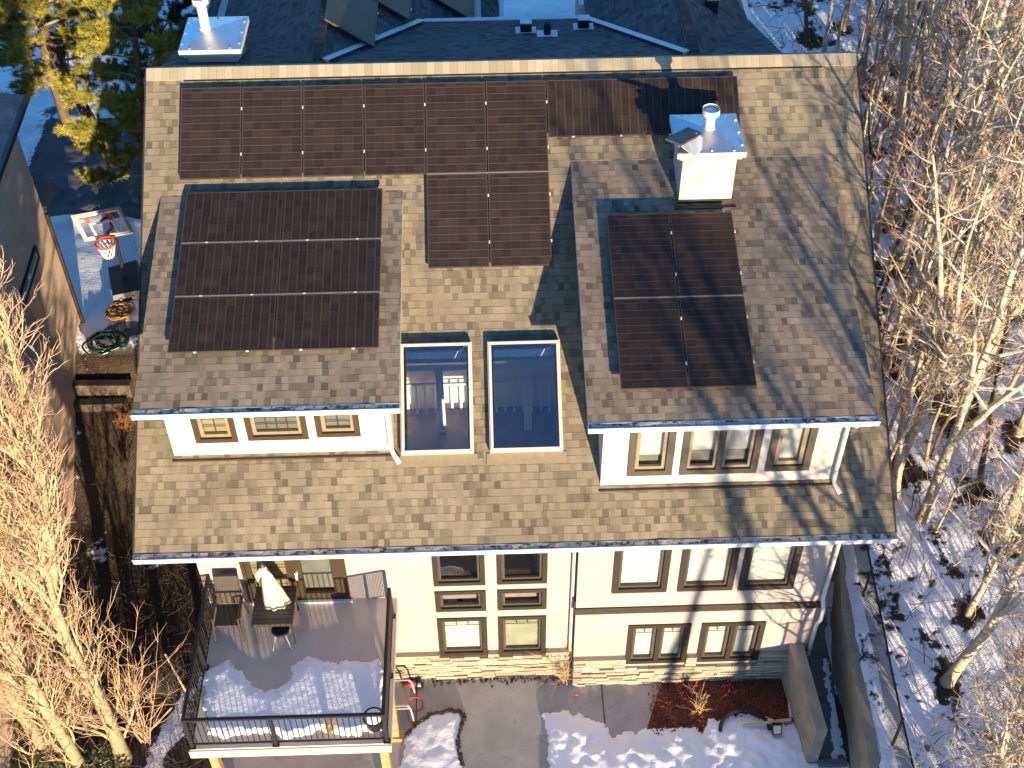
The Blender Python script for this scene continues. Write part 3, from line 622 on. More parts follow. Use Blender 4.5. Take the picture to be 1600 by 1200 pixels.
def panel(o, ux, n, land=False, cell='solar_cell', clamp=True):
    global PM
    uy = n.cross(ux)
    if land: M4 = Matrix((uy*-1, ux, n)).transposed().to_4x4(); M4.translation = o+uy*PW
    else: M4 = Matrix((ux, uy, n)).transposed().to_4x4(); M4.translation = o
    if PM is None:
        a, b, c, d = panel_meshes(); q = a.build('solar_panel', cell); fr = b.build('frame', 'solar_frame'); cl = [k_.build('clamp', 'clamp_metal') for k_ in c]; mt = [k_.build('mount', 'black_metal') for k_ in d]
        PM = (q, [fr]+cl+mt); 
        for ch in PM[1]: ch.parent = q
    else:
        q = PM[0].copy(); COL.objects.link(q)
        for ch in PM[1]:
            if ch.name.startswith('clamp') and not clamp: continue
            c = ch.copy(); COL.objects.link(c); c.parent = q
    q.parent = house; q.matrix_world = M4; return q
PX0, PV, HS = -5.964, 8.82, .10
for i in range(6): panel(roof(PX0+i*(PW+.02), PV-PLN, HS), X, NS)
for i in (4, 5): panel(roof(PX0+i*(PW+.02), PV-2*PLN-.02, HS), X, NS)
for k in (0, 1): panel(roof(PX0+6*(PW+.02)+k*(PLN+.02), PV-PW, HS), X, NS, True)
def dor(Dm, x, v, h): return Dm[0]+X*x+Dm[1]*v+Dm[2]*h
for r_ in range(3):
    for c in range(2): panel(dor(DL, -5.811+c*(PLN+.02), 1.02+r_*(PW+.025), .13), X, DL[2], True)
for r_ in range(2):
    for c in range(2): panel(dor(DR, 2.025+c*(PW+.02), .538+r_*(PLN+.025), .14), X, DR[2])
sl_ = math.atan(.70); UE = V((math.cos(sl_), 0, -math.sin(sl_))); NE_ = V((math.sin(sl_), 0, math.cos(sl_)))
for (px_, py_), nrow in (((585, 73), 3), ((641, 31), 2), ((741, 33), 2)):
    p_ = hit(px_, py_, V((-3.42, 0, 10.84))+NE_*.16, NE_)
    for k in range(nrow): panel(p_-UE*PW+Y*(k*(PLN+.02))-NE_*.04, UE, NE_)
def bar(o, ux, uy, n, a, b): mb = MB(); mt = Matrix((ux, uy, n)).transposed().to_4x4(); mt.translation = o; mb.box(a, b, mt); return mb.build('panel_rail', 'rail_metal', house)
for r_ in (1, 2): bar(DL[0], X, DL[1], DL[2], (-5.80, 1.02+r_*(PW+.025)-.024, .10), (-5.81+2*PLN+.03, 1.02+r_*(PW+.025)-.001, .172))
bar(DR[0], X, DR[1], DR[2], (2.03, .538+PLN+.001, .10), (2.02+2*PW+.02, .538+PLN+.024, .184))
bar(RO, X, US, NS, (PX0+4*(PW+.02), PV-PLN-.019, .06), (PX0+6*(PW+.02)-.02, PV-PLN-.001, .138))
# ------------------------------------------------------------------ deck
deck = thing('deck', 'raised deck with brown floor, black metal railing and cream fascia', 'deck')
KX0, KX1, KY, KZ = -5.80, -2.20, -3.20, 2.98
mb = MB(); mb.box((KX0, KY, KZ-.06), (KX1, -.003, KZ)); mb.build('floor', 'deck_vinyl', deck)
mb = MB(); mb.box((KX0-.03, KY-.035, KZ-.26), (KX1+.03, KY-.001, KZ-.03)); mb.box((KX0-.031, KY, KZ-.26), (KX0-.001, -.005, KZ-.03)); mb.box((KX1+.001, KY, KZ-.26), (KX1+.031, -.005, KZ-.03)); mb.build('fascia', 'deck_fascia', deck)
mb = MB()
for i in range(9): x = KX0+.1+i*.43; mb.box((x, KY+.02, KZ-.24), (x+.04, -.02, KZ-.061))
mb.build('joist', 'post_wood', deck)
for x, y in ((KX0+.25, KY+.3), (KX1-.16, KY+.3), (KX1-.16, -1.4)):
    mb = MB(); mb.box((x-.08, y-.08, -.06), (x+.08, y+.08, KZ-.26)); mb.box((x-.13, y-.13, -.05), (x+.13, y+.13, .12)); mb.build('post', 'post_wood', deck)
RZ = KZ+.96
rail = MB(); rx0, rx1, ry = KX0+.04, KX1-.04, KY+.05
rail.box((rx0-.03, ry-.03, RZ-.05), (rx1+.03, ry+.03, RZ)); rail.box((rx0-.03, ry+.03, RZ-.05), (rx0+.03, -.03, RZ)); rail.box((rx1-.03, ry+.03, RZ-.05), (rx1+.03, -.45, RZ))
RAIL = rail.build('railing', 'black_metal', deck)
mb = MB()
for a, b in (((rx0, ry-.015), (rx1, ry+.015)), ((rx0-.015, ry+.03), (rx0+.015, -.03)), ((rx1-.015, ry+.03), (rx1+.015, -.45))): mb.box((*a, KZ+.08), (*b, KZ+.11))
mb.build('bottom_rail', 'black_metal', RAIL)
for x, y in ((rx0, ry), ((rx0+rx1)/2-.25, ry), (rx1, ry), (rx0, -1.5), (rx1, -1.8), (rx0, -.06), (rx1, -.45)):
    mb = MB(); mb.box((x-.03, y-.03, KZ+.012), (x+.03, y+.03, RZ-.05)); mb.box((x-.06, y-.06, KZ+.001), (x+.06, y+.06, KZ+.014)); mb.build('rail_post', 'black_metal', RAIL)
mb = MB()
n = 34
for i in range(1, n): x = rx0+(rx1-rx0)*i/n; mb.box((x-.008, ry-.008, KZ+.11), (x+.008, ry+.008, RZ-.05))
for i in range(1, 30): y = ry+(-.05-ry)*i/30; mb.box((rx0-.008, y-.008, KZ+.11), (rx0+.008, y+.008, RZ-.05))
for i in range(1, 26): y = ry+(-.45-ry)*i/26; mb.box((rx1-.008, y-.008, KZ+.11), (rx1+.008, y+.008, RZ-.05))
mb.build('baluster', 'black_metal', RAIL)
# ------------------------------------------------------------------ snow patches
def snow_patch(name, poly, z, hmax, label, st=.05, seed=0, edge=.30, lump=.06, wob=.12, mat='snow'):
    poly = [(p.x, p.y) if hasattr(p, 'x') else p for p in poly]; xs = [p[0] for p in poly]; ys = [p[1] for p in poly]; n = len(poly)
    def sdist(x, y):
        ins_ = False; d = 1e9
        for i in range(n):
            x0, y0 = poly[i]; x1, y1 = poly[(i+1) % n]
            if (y0 > y) != (y1 > y) and x < (x1-x0)*(y-y0)/(y1-y0)+x0: ins_ = not ins_
            t = max(0, min(1, ((x-x0)*(x1-x0)+(y-y0)*(y1-y0))/((x1-x0)**2+(y1-y0)**2+1e-12))); d = min(d, math.hypot(x-x0-t*(x1-x0), y-y0-t*(y1-y0)))
        return d if ins_ else -d
    x0, x1, y0, y1 = min(xs)-.2, max(xs)+.2, min(ys)-.2, max(ys)+.2; nx = int((x1-x0)/st); ny = int((y1-y0)/st); vs = []; keep = []
    for j in range(ny+1):
        for i in range(nx+1):
            x = x0+i*st; y = y0+j*st; d = sdist(x, y)+wob*noise.noise(V((x*2.6, y*2.6, seed)))+wob*.6*noise.noise(V((x*7, y*7, seed+5)))+wob*.35*noise.noise(V((x*17, y*17, seed+6)))
            t = max(0, min(1, d/edge)); hh = hmax*math.sqrt(t)*(1+.35*noise.noise(V((x*1.1, y*1.1, seed+1)))) if d > 0 else -.03
            if d > 0: hh += t*lump*(noise.noise(V((x*2.4, y*2.4, seed+2)))+.6*noise.noise(V((x*5.2, y*5.2, seed+3)))-.25*abs(noise.noise(V((x*3.1, y*3.1, seed+8))))*2)
            vs.append((x, y, z+hh)); keep.append(d > -st*1.5)
    fs = [q for j in range(ny) for i in range(nx) for q in [(j*(nx+1)+i, j*(nx+1)+i+1, (j+1)*(nx+1)+i+1, (j+1)*(nx+1)+i)] if any(keep[k] for k in q)]
    used = sorted({k for f in fs for k in f}); mp = {k: i for i, k in enumerate(used)}
    me = bpy.data.meshes.new(name); me.from_pydata([vs[k] for k in used], [], [tuple(mp[k] for k in f) for f in fs]); me.materials.append(M[mat]); me.polygons.foreach_set('use_smooth', [True]*len(fs))
    o = bpy.data.objects.new(name, me); COL.objects.link(o); return tag(o, label, 'snow', None, 'stuff')
P0 = lambda z, *q: [at_z(a, b, z) for a, b in q]
snow_patch('deck_snow', P0(3.0, (322, 1148), (316, 1095), (322, 1050), (352, 1032), (380, 1048), (394, 1072), (432, 1076), (449, 1060), (456, 1042), (482, 1028), (505, 1033), (535, 1032), (560, 1036), (594, 1028), (600, 1140), (560, 1150), (500, 1146), (440, 1152), (380, 1146), (350, 1152)), KZ+.002, .07, 'melting snow lying on the front half of the deck', .035, 1, .22, .006, .10)
snow_patch('yard_snow', P0(0, (652, 1132), (672, 1118), (700, 1112), (720, 1116), (724, 1128), (717, 1150), (722, 1185), (730, 1250), (632, 1250), (628, 1180), (634, 1150)), .008, .05, 'small dirty snow patch on the patio beside the deck', .035, 2, .35, .02, .10)
snow_patch('yard_snow', P0(0, (850, 1120), (880, 1112), (905, 1118), (935, 1128), (950, 1140), (957, 1152), (975, 1142), (1000, 1146), (1030, 1142), (1075, 1138), (1095, 1142), (1108, 1124), (1135, 1118), (1165, 1114), (1190, 1120), (1215, 1122), (1240, 1130), (1258, 1150), (1262, 1192), (1330, 1192), (1340, 1290), (855, 1290), (856, 1170)), .008, .10, 'broad footprinted snow field in front of the mulch bed', .035, 3, .45, .05, .12)
# ------------------------------------------------------------------ patio, mulch, front soil
def sheet(name, poly, z, m, label, th=.05, kind='structure'):
    mb = MB(); P = [V((p[0], p[1], z)) for p in poly]; mb.quad(P); Q = [p-Z*th for p in P]
    for i in range(len(P)): j = (i+1) % len(P); mb.quad([Q[i], Q[j], P[j], P[i]])
    return tag(mb.build(name, m), label, None, kind=kind)
sheet('soil', [(-6.5, -6), (7, -6), (7, .1), (-6.5, .1)], -.02, 'ground', 'bare soil under the yard snow')
bed = P0(0, (1010, 1142), (1034, 1066)); sheet('patio', [(-5.9, -5.5), (2.95, -5.5), (bed[0].x, bed[0].y), (bed[1].x, bed[1].y), (3.3, .05), (-5.9, .05)], .004, 'patio_concrete', 'grey concrete patio below the house')
mb = MB()
for x in (-1.95, 2.02): mb.box((x-.012, -5, .0), (x+.012, -.1, .008))
mb.box((-1.9, -2.6, .0), (1.9, -2.576, .0085)); tag(mb.build('patio_joint', 'wet_edge'), 'dark saw-cut joints across the patio slab', None, kind='structure')
sheet('mulch', [(bed[1].x, bed[1].y), (bed[0].x, bed[0].y), (2.7, -2.2), (6.15, -2.2), (6.25, -.25), (3.4, -.25)], .03, 'mulch', 'red brown bark mulch bed under the lower right windows', .05)
# mulch crumbs lying over the bed
mb = MB(); r2 = random.Random(5)
for i in range(900):
    x = r2.uniform(3.0, 6.1); y = r2.uniform(-1.6, -.3)
    mt = Matrix.Translation((x, y, .045)) @ Matrix.Rotation(r2.uniform(0, 3), 4, 'Z') @ Matrix.Rotation(r2.uniform(-.5, .5), 4, 'X'); mb.box((-.03, -.012, -.006), (r2.uniform(.0, .05), .012, .006), mt)
tag(mb.build('bark_chips', 'mulch'), 'loose bark chips scattered over the mulch bed', 'mulch', kind='stuff')
# ------------------------------------------------------------------ retaining walls
def prism(name, pts, z0, z1, m, label, cat, cap=None):
    mb = MB(); A = [V((p[0], p[1], z0)) for p in pts]; B = [V((p[0], p[1], z1)) for p in pts]; n = len(pts)
    mb.quad(B)
    for i in range(n): j = (i+1) % n; mb.quad([A[i], A[j], B[j], B[i]])
    return tag(mb.build(name, m), label, cat)
prism('retaining_wall', [(6.06, -2.28), (6.28, -2.28), (6.19, -.46), (6.16, .3), (5.90, .3), (5.90, -.46)], -.1, 1.3, 'concrete_wall', 'short concrete retaining wall between the mulch bed and the sunken walkway', 'wall')
prism('retaining_wall', [(6.78, -6), (7.0, -6), (7.08, -3.2), (7.30, .3), (7.50, 1.65), (7.9, 5), (7.7, 5), (7.33, 1.65), (7.08, .3), (6.87, -3.2)], -.1, 1.5, 'concrete_wall', 'long concrete retaining wall holding the snowy bank beside the sunken walkway', 'wall')
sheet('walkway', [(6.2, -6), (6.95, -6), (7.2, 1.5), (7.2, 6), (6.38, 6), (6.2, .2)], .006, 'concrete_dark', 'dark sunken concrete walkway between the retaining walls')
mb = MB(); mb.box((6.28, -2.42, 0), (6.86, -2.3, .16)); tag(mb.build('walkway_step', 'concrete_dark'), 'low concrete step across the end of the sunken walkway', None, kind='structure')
snow_patch('walkway_snow', [(6.62, -2.2), (6.9, -2.2), (7.0, .2), (6.88, .3), (6.78, -1.0)], .01, .03, 'thin dusting of snow along the sunken walkway', .05, 9, .2, .02, .1)
# ------------------------------------------------------------------ things on the deck
tb = thing('patio_table', 'square dark slatted patio table under the closed cream umbrella', 'table', (-4.45, -.62, KZ))
mb = MB()
for i in range(8): mb.box((-4.82, -1.04+i*.106, 3.685), (-4.08, -.945+i*.106, 3.705))
mb.build('tabletop', 'table_top', tb); mb = MB(); mb.frame(V((0, 0, 3.64)), X, Y, Z, (-4.84, -1.06, -4.06, -.18), .03, .075); mb.build('apron', 'chair_frame', tb)
for x in (-4.79, -4.11):
    for y in (-1.0, -.24): mb = MB(); mb.tube([(x, y, 3.64), (x, y, KZ)], [.022, .018], 8); mb.build('leg', 'chair_frame', tb)
um = thing('umbrella', 'closed cream patio umbrella standing through the dark table', 'umbrella', (-4.42, -.55, KZ))
mb = MB(); mb.tube([(-4.42, -.55, KZ), (-4.55, -.42, 4.78)], .02, 8); mb.build('pole', 'chair_frame', um)
mb = MB(); NSEG, K = 14, 32; base = len(mb.v)
for i in range(NSEG+1):
    t = i/NSEG; c = V((-4.55, -.42, 4.72)).lerp(V((-4.43, -.56, 3.70)), t)
    for k in range(K):
        th = 2*PI*k/K; fold = 1+.22*t*math.cos(8*th)+.10*t*math.sin(3*th+1)
        r = (.035+.20*t**.9)*fold*(1.15 if math.cos(th) > .2 else .95); dz = -.10*t*(math.cos(8*th+.4)*.5+.5)*(1 if t > .7 else .2)
        mb.v.append((c.x+r*math.cos(th), c.y+r*math.sin(th)*.8, c.z+dz))
for i in range(NSEG):
    for k in range(K): a = i*K+k; b = i*K+(k+1) % K; mb.f.append((a, a+K, b+K, b)); mb.uv.append(None); mb.mi.append(0)
cn = mb.build('canopy', 'canvas', um, True)
mb = MB(); mb.tube([(-4.55, -.42, 4.70), (-4.555, -.415, 4.76), (-4.56, -.41, 4.80)], [.07, .05, .015], 12); mb.build('finial', 'bronze_frame', um)
mb = MB()
for s in (-1, 1): mb.quad([V((-4.55+s*.04, -.47, 4.70)), V((-4.55+s*.17, -.50, 4.50)), V((-4.55+s*.12, -.56, 4.38)), V((-4.55+s*.02, -.52, 4.55))])
mb.build('vent_flap', 'canvas', um)
ch = thing('patio_chair', 'high backed dark sling patio chair at the left deck railing', 'chair', (-5.38, -.6, KZ))
xa, xb = -5.62, -5.13
mb = MB(); mb.box((xa+.04, -.86, 3.40), (xb-.04, -.36, 3.425)); mb.build('seat', 'chair_sling', ch)
mb = MB(); mt = Matrix.Translation((0, -.36, 3.42)) @ Matrix.Rotation(math.radians(-14), 4, 'X')
mb.box((xa+.04, 0, .02), (xb-.04, .022, .62), mt); mb.build('backrest', 'chair_frame', ch)
mb = MB(); mb.box((xa+.02, -.03, .55), (xb-.02, .05, .72), mt); mb.build('headrest', 'chair_sling', ch)
mb = MB()
for x in (xa+.02, xb-.02): mb.tube([mt @ V((x, .01, .7)), mt @ V((x, .01, .0)), V((x, -.88, 3.41))], .02, 6)
mb.tube([mt @ V((xa+.02, .01, .7)), mt @ V((xb-.02, .01, .7))], .02, 6); mb.build('back_frame', 'chair_frame', ch)
for x in (xa-.01, xb+.01): mb = MB(); mb.box((x-.03, -.86, 3.62), (x+.03, -.32, 3.645)); mb.build('armrest', 'chair_frame', ch)
for x, sx in ((xa, -1), (xb, 1)):
    for y, dy in ((-.86, -.08), (-.36, .10)): mb = MB(); mb.tube([(x-.01*sx, y, 3.64), (x+.03*sx, y+dy, KZ)], [.02, .017], 6); mb.build('leg', 'chair_frame', ch)
stl = thing('stool', 'small black round stool tucked under the front of the patio table', 'stool', (-4.33, -.95, KZ))
mb = MB(); mb.tube([(-4.33, -.98, 3.40), (-4.33, -.98, 3.43), (-4.33, -.98, 3.45)], [.17, .18, .16], 20); mb.build('seat', 'pot_black', stl)
for k in range(4): a = PI/4+k*PI/2; mb = MB(); mb.tube([(-4.33+.12*math.cos(a), -.98+.12*math.sin(a), 3.40), (-4.33+.26*math.cos(a), -.98+.26*math.sin(a), KZ)], .012, 6); mb.build('leg', 'steel', stl)
# pot with a snow cap and a dry grass clump
pt = thing('planter', 'black planter pot capped with snow in the front right deck corner', 'planter', (-2.47, -2.86, KZ)); mb = MB()
mb.tube([(-2.47, -2.86, KZ+.03), (-2.47, -2.86, KZ+.34), (-2.47, -2.86, KZ+.37)], [.13, .19, .20], 20); mb.build('pot', 'pot_black', pt)
mb = MB(); mb.tube([(-2.47, -2.86, KZ+.37), (-2.47, -2.86, KZ+.41), (-2.47, -2.86, KZ+.44)], [.165, .13, .05], 16); mb.build('snow_cap', 'snow', pt, True)
def clump(name, loc, n, h, spread, m, label, cat, r=.004, seed=1, lean=0.):
    mb = MB(); q = random.Random(seed)
    for i in range(n):
        a = q.uniform(0, 2*PI); s = spread*q.random(); hh = h*q.uniform(.6, 1.1); b = V(loc)+V((q.gauss(0, .02), q.gauss(0, .02), 0)); pts = []
        for k in range(4): t = k/3; pts.append(b+V((math.cos(a)*s*t**1.5+lean*t, math.sin(a)*s*t**1.5, hh*t)))
        mb.tube(pts, [r, r, r*.8, r*.3], 3)
    return tag(mb.build(name, m), label, cat)
clump('dried_grass', (-3.28, -2.95, KZ+.05), 160, .30, .20, 'straw', 'dry straw coloured grass clump in the deck snow by the front railing', 'plant')
# ------------------------------------------------------------------ things on the patio
lc = thing('lawn_chair', 'pale resin lawn chair half hidden under the deck edge', 'chair', (-2.35, -.72, 0)); mb = MB()
mb.quad([(-2.58, -.97, .38), (-2.07, -.99, .43), (-2.07, -.47, .43), (-2.58, -.49, .38)]); mb.box((-2.58, -.97, .34), (-2.07, -.49, .375)); mb.build('seat', 'resin_white', lc)
mb = MB(); mt = Matrix.Translation((-2.56, 0, .40)) @ Matrix.Rotation(math.radians(-14), 4, 'Y'); mb.box((-.02, -.98, 0), (.015, -.48, .45), mt); mb.build('backrest', 'resin_white', lc)
for y, s_ in ((-1.03, -1), (-.43, 1)):
    mb = MB(); mb.box((-2.62, y-.022, .60), (-2.08, y+.022, .622)); mb.tube([(-2.09, y, .61), (-2.03, y+.02*s_, .46), (-1.99, y+.04*s_, .0)], [.022, .022, .018], 6); mb.build('armrest', 'resin_white', lc)
    mb = MB(); mb.tube([(-2.58, y, .6), (-2.64, y+.03*s_, .0)], .024, 6); mb.build('leg', 'resin_white', lc)
mb = MB(); pts = []
for i in range(90): a = i/90*2*PI*2.6; rr = .17+.012*math.sin(a*1.7); pts.append((-1.97+rr*math.cos(a), -.66+rr*.95*math.sin(a), .02+.004*i/90))
pts += [(-2.12, -.85, .02), (-2.1, -1.0, .02), (-2.03, -1.12, .02), (-1.98, -1.28, .02), (-1.9, -1.34, .03), (-1.78, -1.32, .02)]
mb.tube(pts, .011, 5); tag(mb.build('extension_cord', 'red_cord'), 'red extension cord coiled on the patio beside the lawn chair', 'cord')
bx = thing('tool_bag', 'small dark red and black bag lying at the foot of the stone wall', 'bag', (-2.08, -.2, 0)); mb = MB()
mb.tube([(-2.2, -.22, .07), (-2.0, -.22, .09), (-1.98, -.22, .07)], [.05, .09, .05], 10); mb.build('body', 'red_plastic', bx, True); mb = MB(); mb.tube([(-1.96, -.22, .06), (-1.88, -.22, .10), (-1.83, -.22, .05)], [.06, .09, .05], 10); mb.build('end_pocket', 'pot_black', bx, True); mb = MB(); mb.box((-1.92, -.31, .12), (-1.86, -.26, .19)); mb.build('tag_patch', 'white_plastic', bx)
mb = MB(); r2 = random.Random(8)
for i in range(120):
    x = r2.uniform(-2.3, 1.2); y = -.10-abs(r2.gauss(0, .06)); s = r2.uniform(.01, .03); mt = Matrix.Translation((x, y, .02)) @ Matrix.Rotation(r2.uniform(0, 6), 4, 'Z'); mb.box((-s, -s*.6, -.01), (s, s*.6, .012), mt)
tag(mb.build('leaf_litter', 'brush_dark'), 'dark leaf litter along the foot of the stone wall', 'litter', kind='stuff')
mb = MB(); p_ = at_z(900, 1087, .02); mb.tube([p_, p_+Z*.04, p_+Z*.06], [.03, .035, .015], 8); tag(mb.build('ball', 'hoop_red'), 'tiny red ball lying on the patio near the vine', 'ball')
# border rim of dark wet edge stones round the small patch
mb = MB(); r2 = random.Random(4); rim = P0(0, (634, 1150), (652, 1131), (672, 1117), (690, 1114), (703, 1109), (718, 1113), (726, 1122), (719, 1140), (717, 1155), (716, 1172), (724, 1200))
for a, b in zip(rim, rim[1:]):
    n = int((b-a).length/.045)+1
    for i in range(n):
        p = a.lerp(b, i/n); s = r2.uniform(.025, .05); mt = Matrix.Translation((p.x+r2.gauss(0, .012), p.y+r2.gauss(0, .012), .02)) @ Matrix.Rotation(r2.uniform(0, 6), 4, 'Z') @ Matrix.Rotation(r2.uniform(-.3, .3), 4, 'X'); mb.box((-s, -s*.7, -.02), (s, s*.7, .03), mt)
tag(mb.build('garden_edging', 'wet_edge'), 'dark broken edging along the small snow patch on the patio', 'edging')
# lantern, stake, white edging pipe, buried black hoop
ln = thing('flood_light', 'small black ground flood light with amber lens in the yard snow', 'lamp', (5.54, -1.68, 0)); mb = MB(); mt = Matrix.Translation((5.54, -1.62, .24)) @ Matrix.Rotation(math.radians(-38), 4, 'X')
mb.box((-.10, -.05, -.11), (.10, .05, .11), mt); mb.box((-.015, -.02, -.24), (.015, .02, -.11)); mb.build('housing', 'pot_black', ln); mb = MB(); mb.box((-.075, -.056, -.085), (.075, -.051, .085), mt); mb.build('lens', 'lens_amber', ln)
mb = MB(); mb.tube([(5.54, -1.62, .2), (5.54, -1.6, -.02)], .02, 6); mb.build('stem', 'pot_black', ln)
a, b = at_z(1160, 1134, .17), at_z(1236, 1124, .17); mb = MB(); mb.tube([a, b], .035, 4, True, .78); tag(mb.build('wooden_stake', 'stake'), 'pale wooden stake lying on the snow next to the flood light', 'stake')
mb = MB(); mb.tube([(6.02, -.34, .07), (5.93, -1.27, .09)], .038, 8); tag(mb.build('white_pipe', 'white_plastic'), 'straight white pipe along the right edge of the mulch bed', 'pipe')
mb = MB(); pts = []
for i in range(19): a = PI*(i/18); pts.append((4.92+.52*math.cos(a), -1.55+.42*math.sin(a), .06+.12*math.sin(a)))
mb.tube(pts, .045, 8); tag(mb.build('edging_hoop', 'pot_black'), 'curved black garden edging half buried between mulch and snow', 'edging')
# ------------------------------------------------------------------ shrubs made of twigs
def shrub(name, loc, n, h, spread, m, label, cat='shrub', seed=1, r=.012, sub=4, bias=(0, 0)):
    q = random.Random(seed); mb = MB()
    def grow(p, d, L, r, lv):
        pts = [p]; k = 5
        for i in range(k): d = (d+V((q.gauss(0, .16), q.gauss(0, .16), q.gauss(.04, .12)))).normalized(); p = p+d*(L/k); pts.append(p)
        mb.tube(pts, [r*(1-.75*i/k) for i in range(k+1)], 4 if lv == 0 else 3, False)
        if lv < 2:
            for i in range(sub if lv == 0 else 3): c = pts[q.randint(1, k)]; dd = (d+V((q.gauss(0, .6), q.gauss(0, .6), q.gauss(.1, .4)))).normalized(); grow(c, dd, L*q.uniform(.35, .6), r*.55, lv+1)
    for i in range(n):
        a = q.uniform(0, 2*PI); d = V((math.cos(a)*spread*q.random()+bias[0], math.sin(a)*spread*q.random()+bias[1], 1)).normalized(); grow(V(loc)+V((q.gauss(0, .05), q.gauss(0, .05), 0)), d, h*q.uniform(.6, 1), r, 0)
    return tag(mb.build(name, m), label, cat)
shrub('climbing_vine', (1.24, -.2, 0), 14, 1.25, .22, 'twig_gold', 'bare woody vine climbing the inner corner beside the downspout', 'vine', 3, .010)
shrub('low_shrub', (4.0, -1.05, .03), 10, .5, 1.3, 'twig_gold', 'low golden leafless shrub at the snow edge of the mulch bed', 'shrub', 4, .012)
shrub('low_shrub', (3.95, -.6, .03), 6, .35, 1.3, 'twig_red', 'small reddish twigs in the mulch close to the stone wall', 'shrub', 5, .008)
shrub('low_shrub', (4.75, -.55, .03), 9, .28, 1.6, 'red_plastic', 'low patch of red stems in the middle of the mulch bed', 'shrub', 15, .007)
shrub('side_shrub', tuple(at_z(200, 760, .9)), 14, .9, .7, 'brush_dark', 'dark leafless shrub under the left roof edge', 'shrub', 6, .012)
shrub('side_shrub', tuple(at_z(195, 672, 1.2)), 18, .55, .8, 'dead_leaf', 'rusty orange leafed shrub beside the side steps', 'shrub', 7, .012, 6)
shrub('curly_willow', tuple(at_z(228, 1160, 0)), 13, 2.5, .08, 'twig_rose', 'reddish curly twigged bush left of the deck', 'shrub', 8, .018, 6)
shrub('side_shrub', tuple(at_z(268, 1090, 0)), 22, 1.0, .5, 'brush_dark', 'dark dry bush between the curly bush and the deck', 'shrub', 9, .012, 6)
mb = MB(); mb.tube([at_z(258, 1022, .9), at_z(290, 1080, .5)], .022, 6); tag(mb.build('wooden_pole', 'stake'), 'thin pale wooden pole leaning beside the deck', 'pole')
mb = MB(); mb.tube([at_z(230, 1146, .1), at_z(268, 1106, .3)], .02, 5); tag(mb.build('fallen_branch', 'straw'), 'bare pale branch lying over the snow left of the deck', 'branch')
# rhododendron, bottom left
def leafy(name, loc, n, R, label, seed):
    q = random.Random(seed); mb = MB(); st = MB(); 
    for i in range(n):
        u = V((q.gauss(0, 1), q.gauss(0, 1), abs(q.gauss(0, 1)))).normalized(); c = V(loc)+V((u.x*R[0], u.y*R[1], u.z*R[2]))*q.uniform(.55, 1)
        if i % 6 == 0: st.tube([V(loc), (V(loc)+c)/2+V((0, 0, -.05)), c], [.02, .014, .008], 4, False)
        for k in range(7):
            a = k/7*2*PI+q.random(); L = q.uniform(.09, .16); W = L*.32; d = V((math.cos(a), math.sin(a), q.uniform(-.5, .35))).normalized(); s = d.cross(Z).normalized(); m_ = c+d*L*.5
            mb.quad([c, m_+s*W*.8-Z*.01, c+d*L*.85+s*W*.3, c+d*L, c+d*L*.85-s*W*.3, m_-s*W*.8-Z*.01])
    t = thing(name, label, 'shrub', loc); mb.build('foliage', 'leaf_green', t); st.build('stem', 'twig_gold', t); return t
leafy('rhododendron', tuple(at_z(105, 1215, .0)), 230, (1.35, .7, 1.05), 'broad leaved evergreen shrub under the poplars at the bottom left', 11)
leafy('rhododendron', tuple(at_z(15, 1150, .1)), 150, (.8, .7, 1.3), 'broad leaved evergreen shrub behind the leftmost poplar', 12)
shrub('curly_willow', tuple(at_z(25, 1290, 0)), 14, 1.5, .5, 'twig_pink', 'pink twigged bare bush in the bottom left corner', 'shrub', 13, .016, 7)
# ------------------------------------------------------------------ left side yard
for i, (py, z) in enumerate(((598, 2.05), (628, 1.72))):
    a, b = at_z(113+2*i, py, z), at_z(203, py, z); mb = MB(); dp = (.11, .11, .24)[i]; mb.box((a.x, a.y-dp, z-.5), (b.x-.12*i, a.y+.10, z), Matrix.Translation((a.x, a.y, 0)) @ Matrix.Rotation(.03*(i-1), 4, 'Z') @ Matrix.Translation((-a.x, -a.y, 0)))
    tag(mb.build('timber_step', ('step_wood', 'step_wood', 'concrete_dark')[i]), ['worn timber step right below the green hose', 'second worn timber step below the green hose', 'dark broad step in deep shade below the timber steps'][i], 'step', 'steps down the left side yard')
def coil(name, c, R, turns, r, m, label, seed, flat=.8, zs=.03):
    q = random.Random(seed); mb = MB(); pts = []; n = turns*26
    for i in range(n): a = i/26*2*PI; rr = R*(.72+.28*math.sin(i*.11+seed)+.10*math.sin(i*.37)); pts.append((c[0]+rr*math.cos(a)+.05*math.sin(i*.05), c[1]+flat*rr*math.sin(a)+.05*math.cos(i*.043), c[2]+.04+zs*abs(math.sin(i*.29))+.012*(i % 5)))
    mb.tube(pts, r, 6); return tag(mb.build(name, m), label, 'hose')
c = ground_pt(189, 492)+Z*.05; coil('garden_hose', c, .36, 8, .022, 'orange_hose', 'coiled orange hose on the slab behind the green hose', 1)
c = ground_pt(168, 540)+Z*.06; coil('garden_hose', c, .50, 11, .026, 'green_hose', 'big dark green coiled hose at the top of the side steps', 2)
gt = thing('gate', 'narrow pale metal gate standing beside the neighbour wall corner', 'gate', tuple(at_z(120, 530, 2.1))); L_ = at_z(107, 478, 2.9); R_ = at_z(128, 526, 2.3); mb = MB()
for dz in (0, .12, -.2): mb.tube([L_+Z*dz, R_+Z*dz], .018, 6)
mb.build('rails', 'gate_metal', gt); mb = MB()
for p in (L_, R_): mb.tube([p+Z*.2, V((p.x, p.y, 1.7))], .022, 6)
mb.build('posts', 'gate_metal', gt)
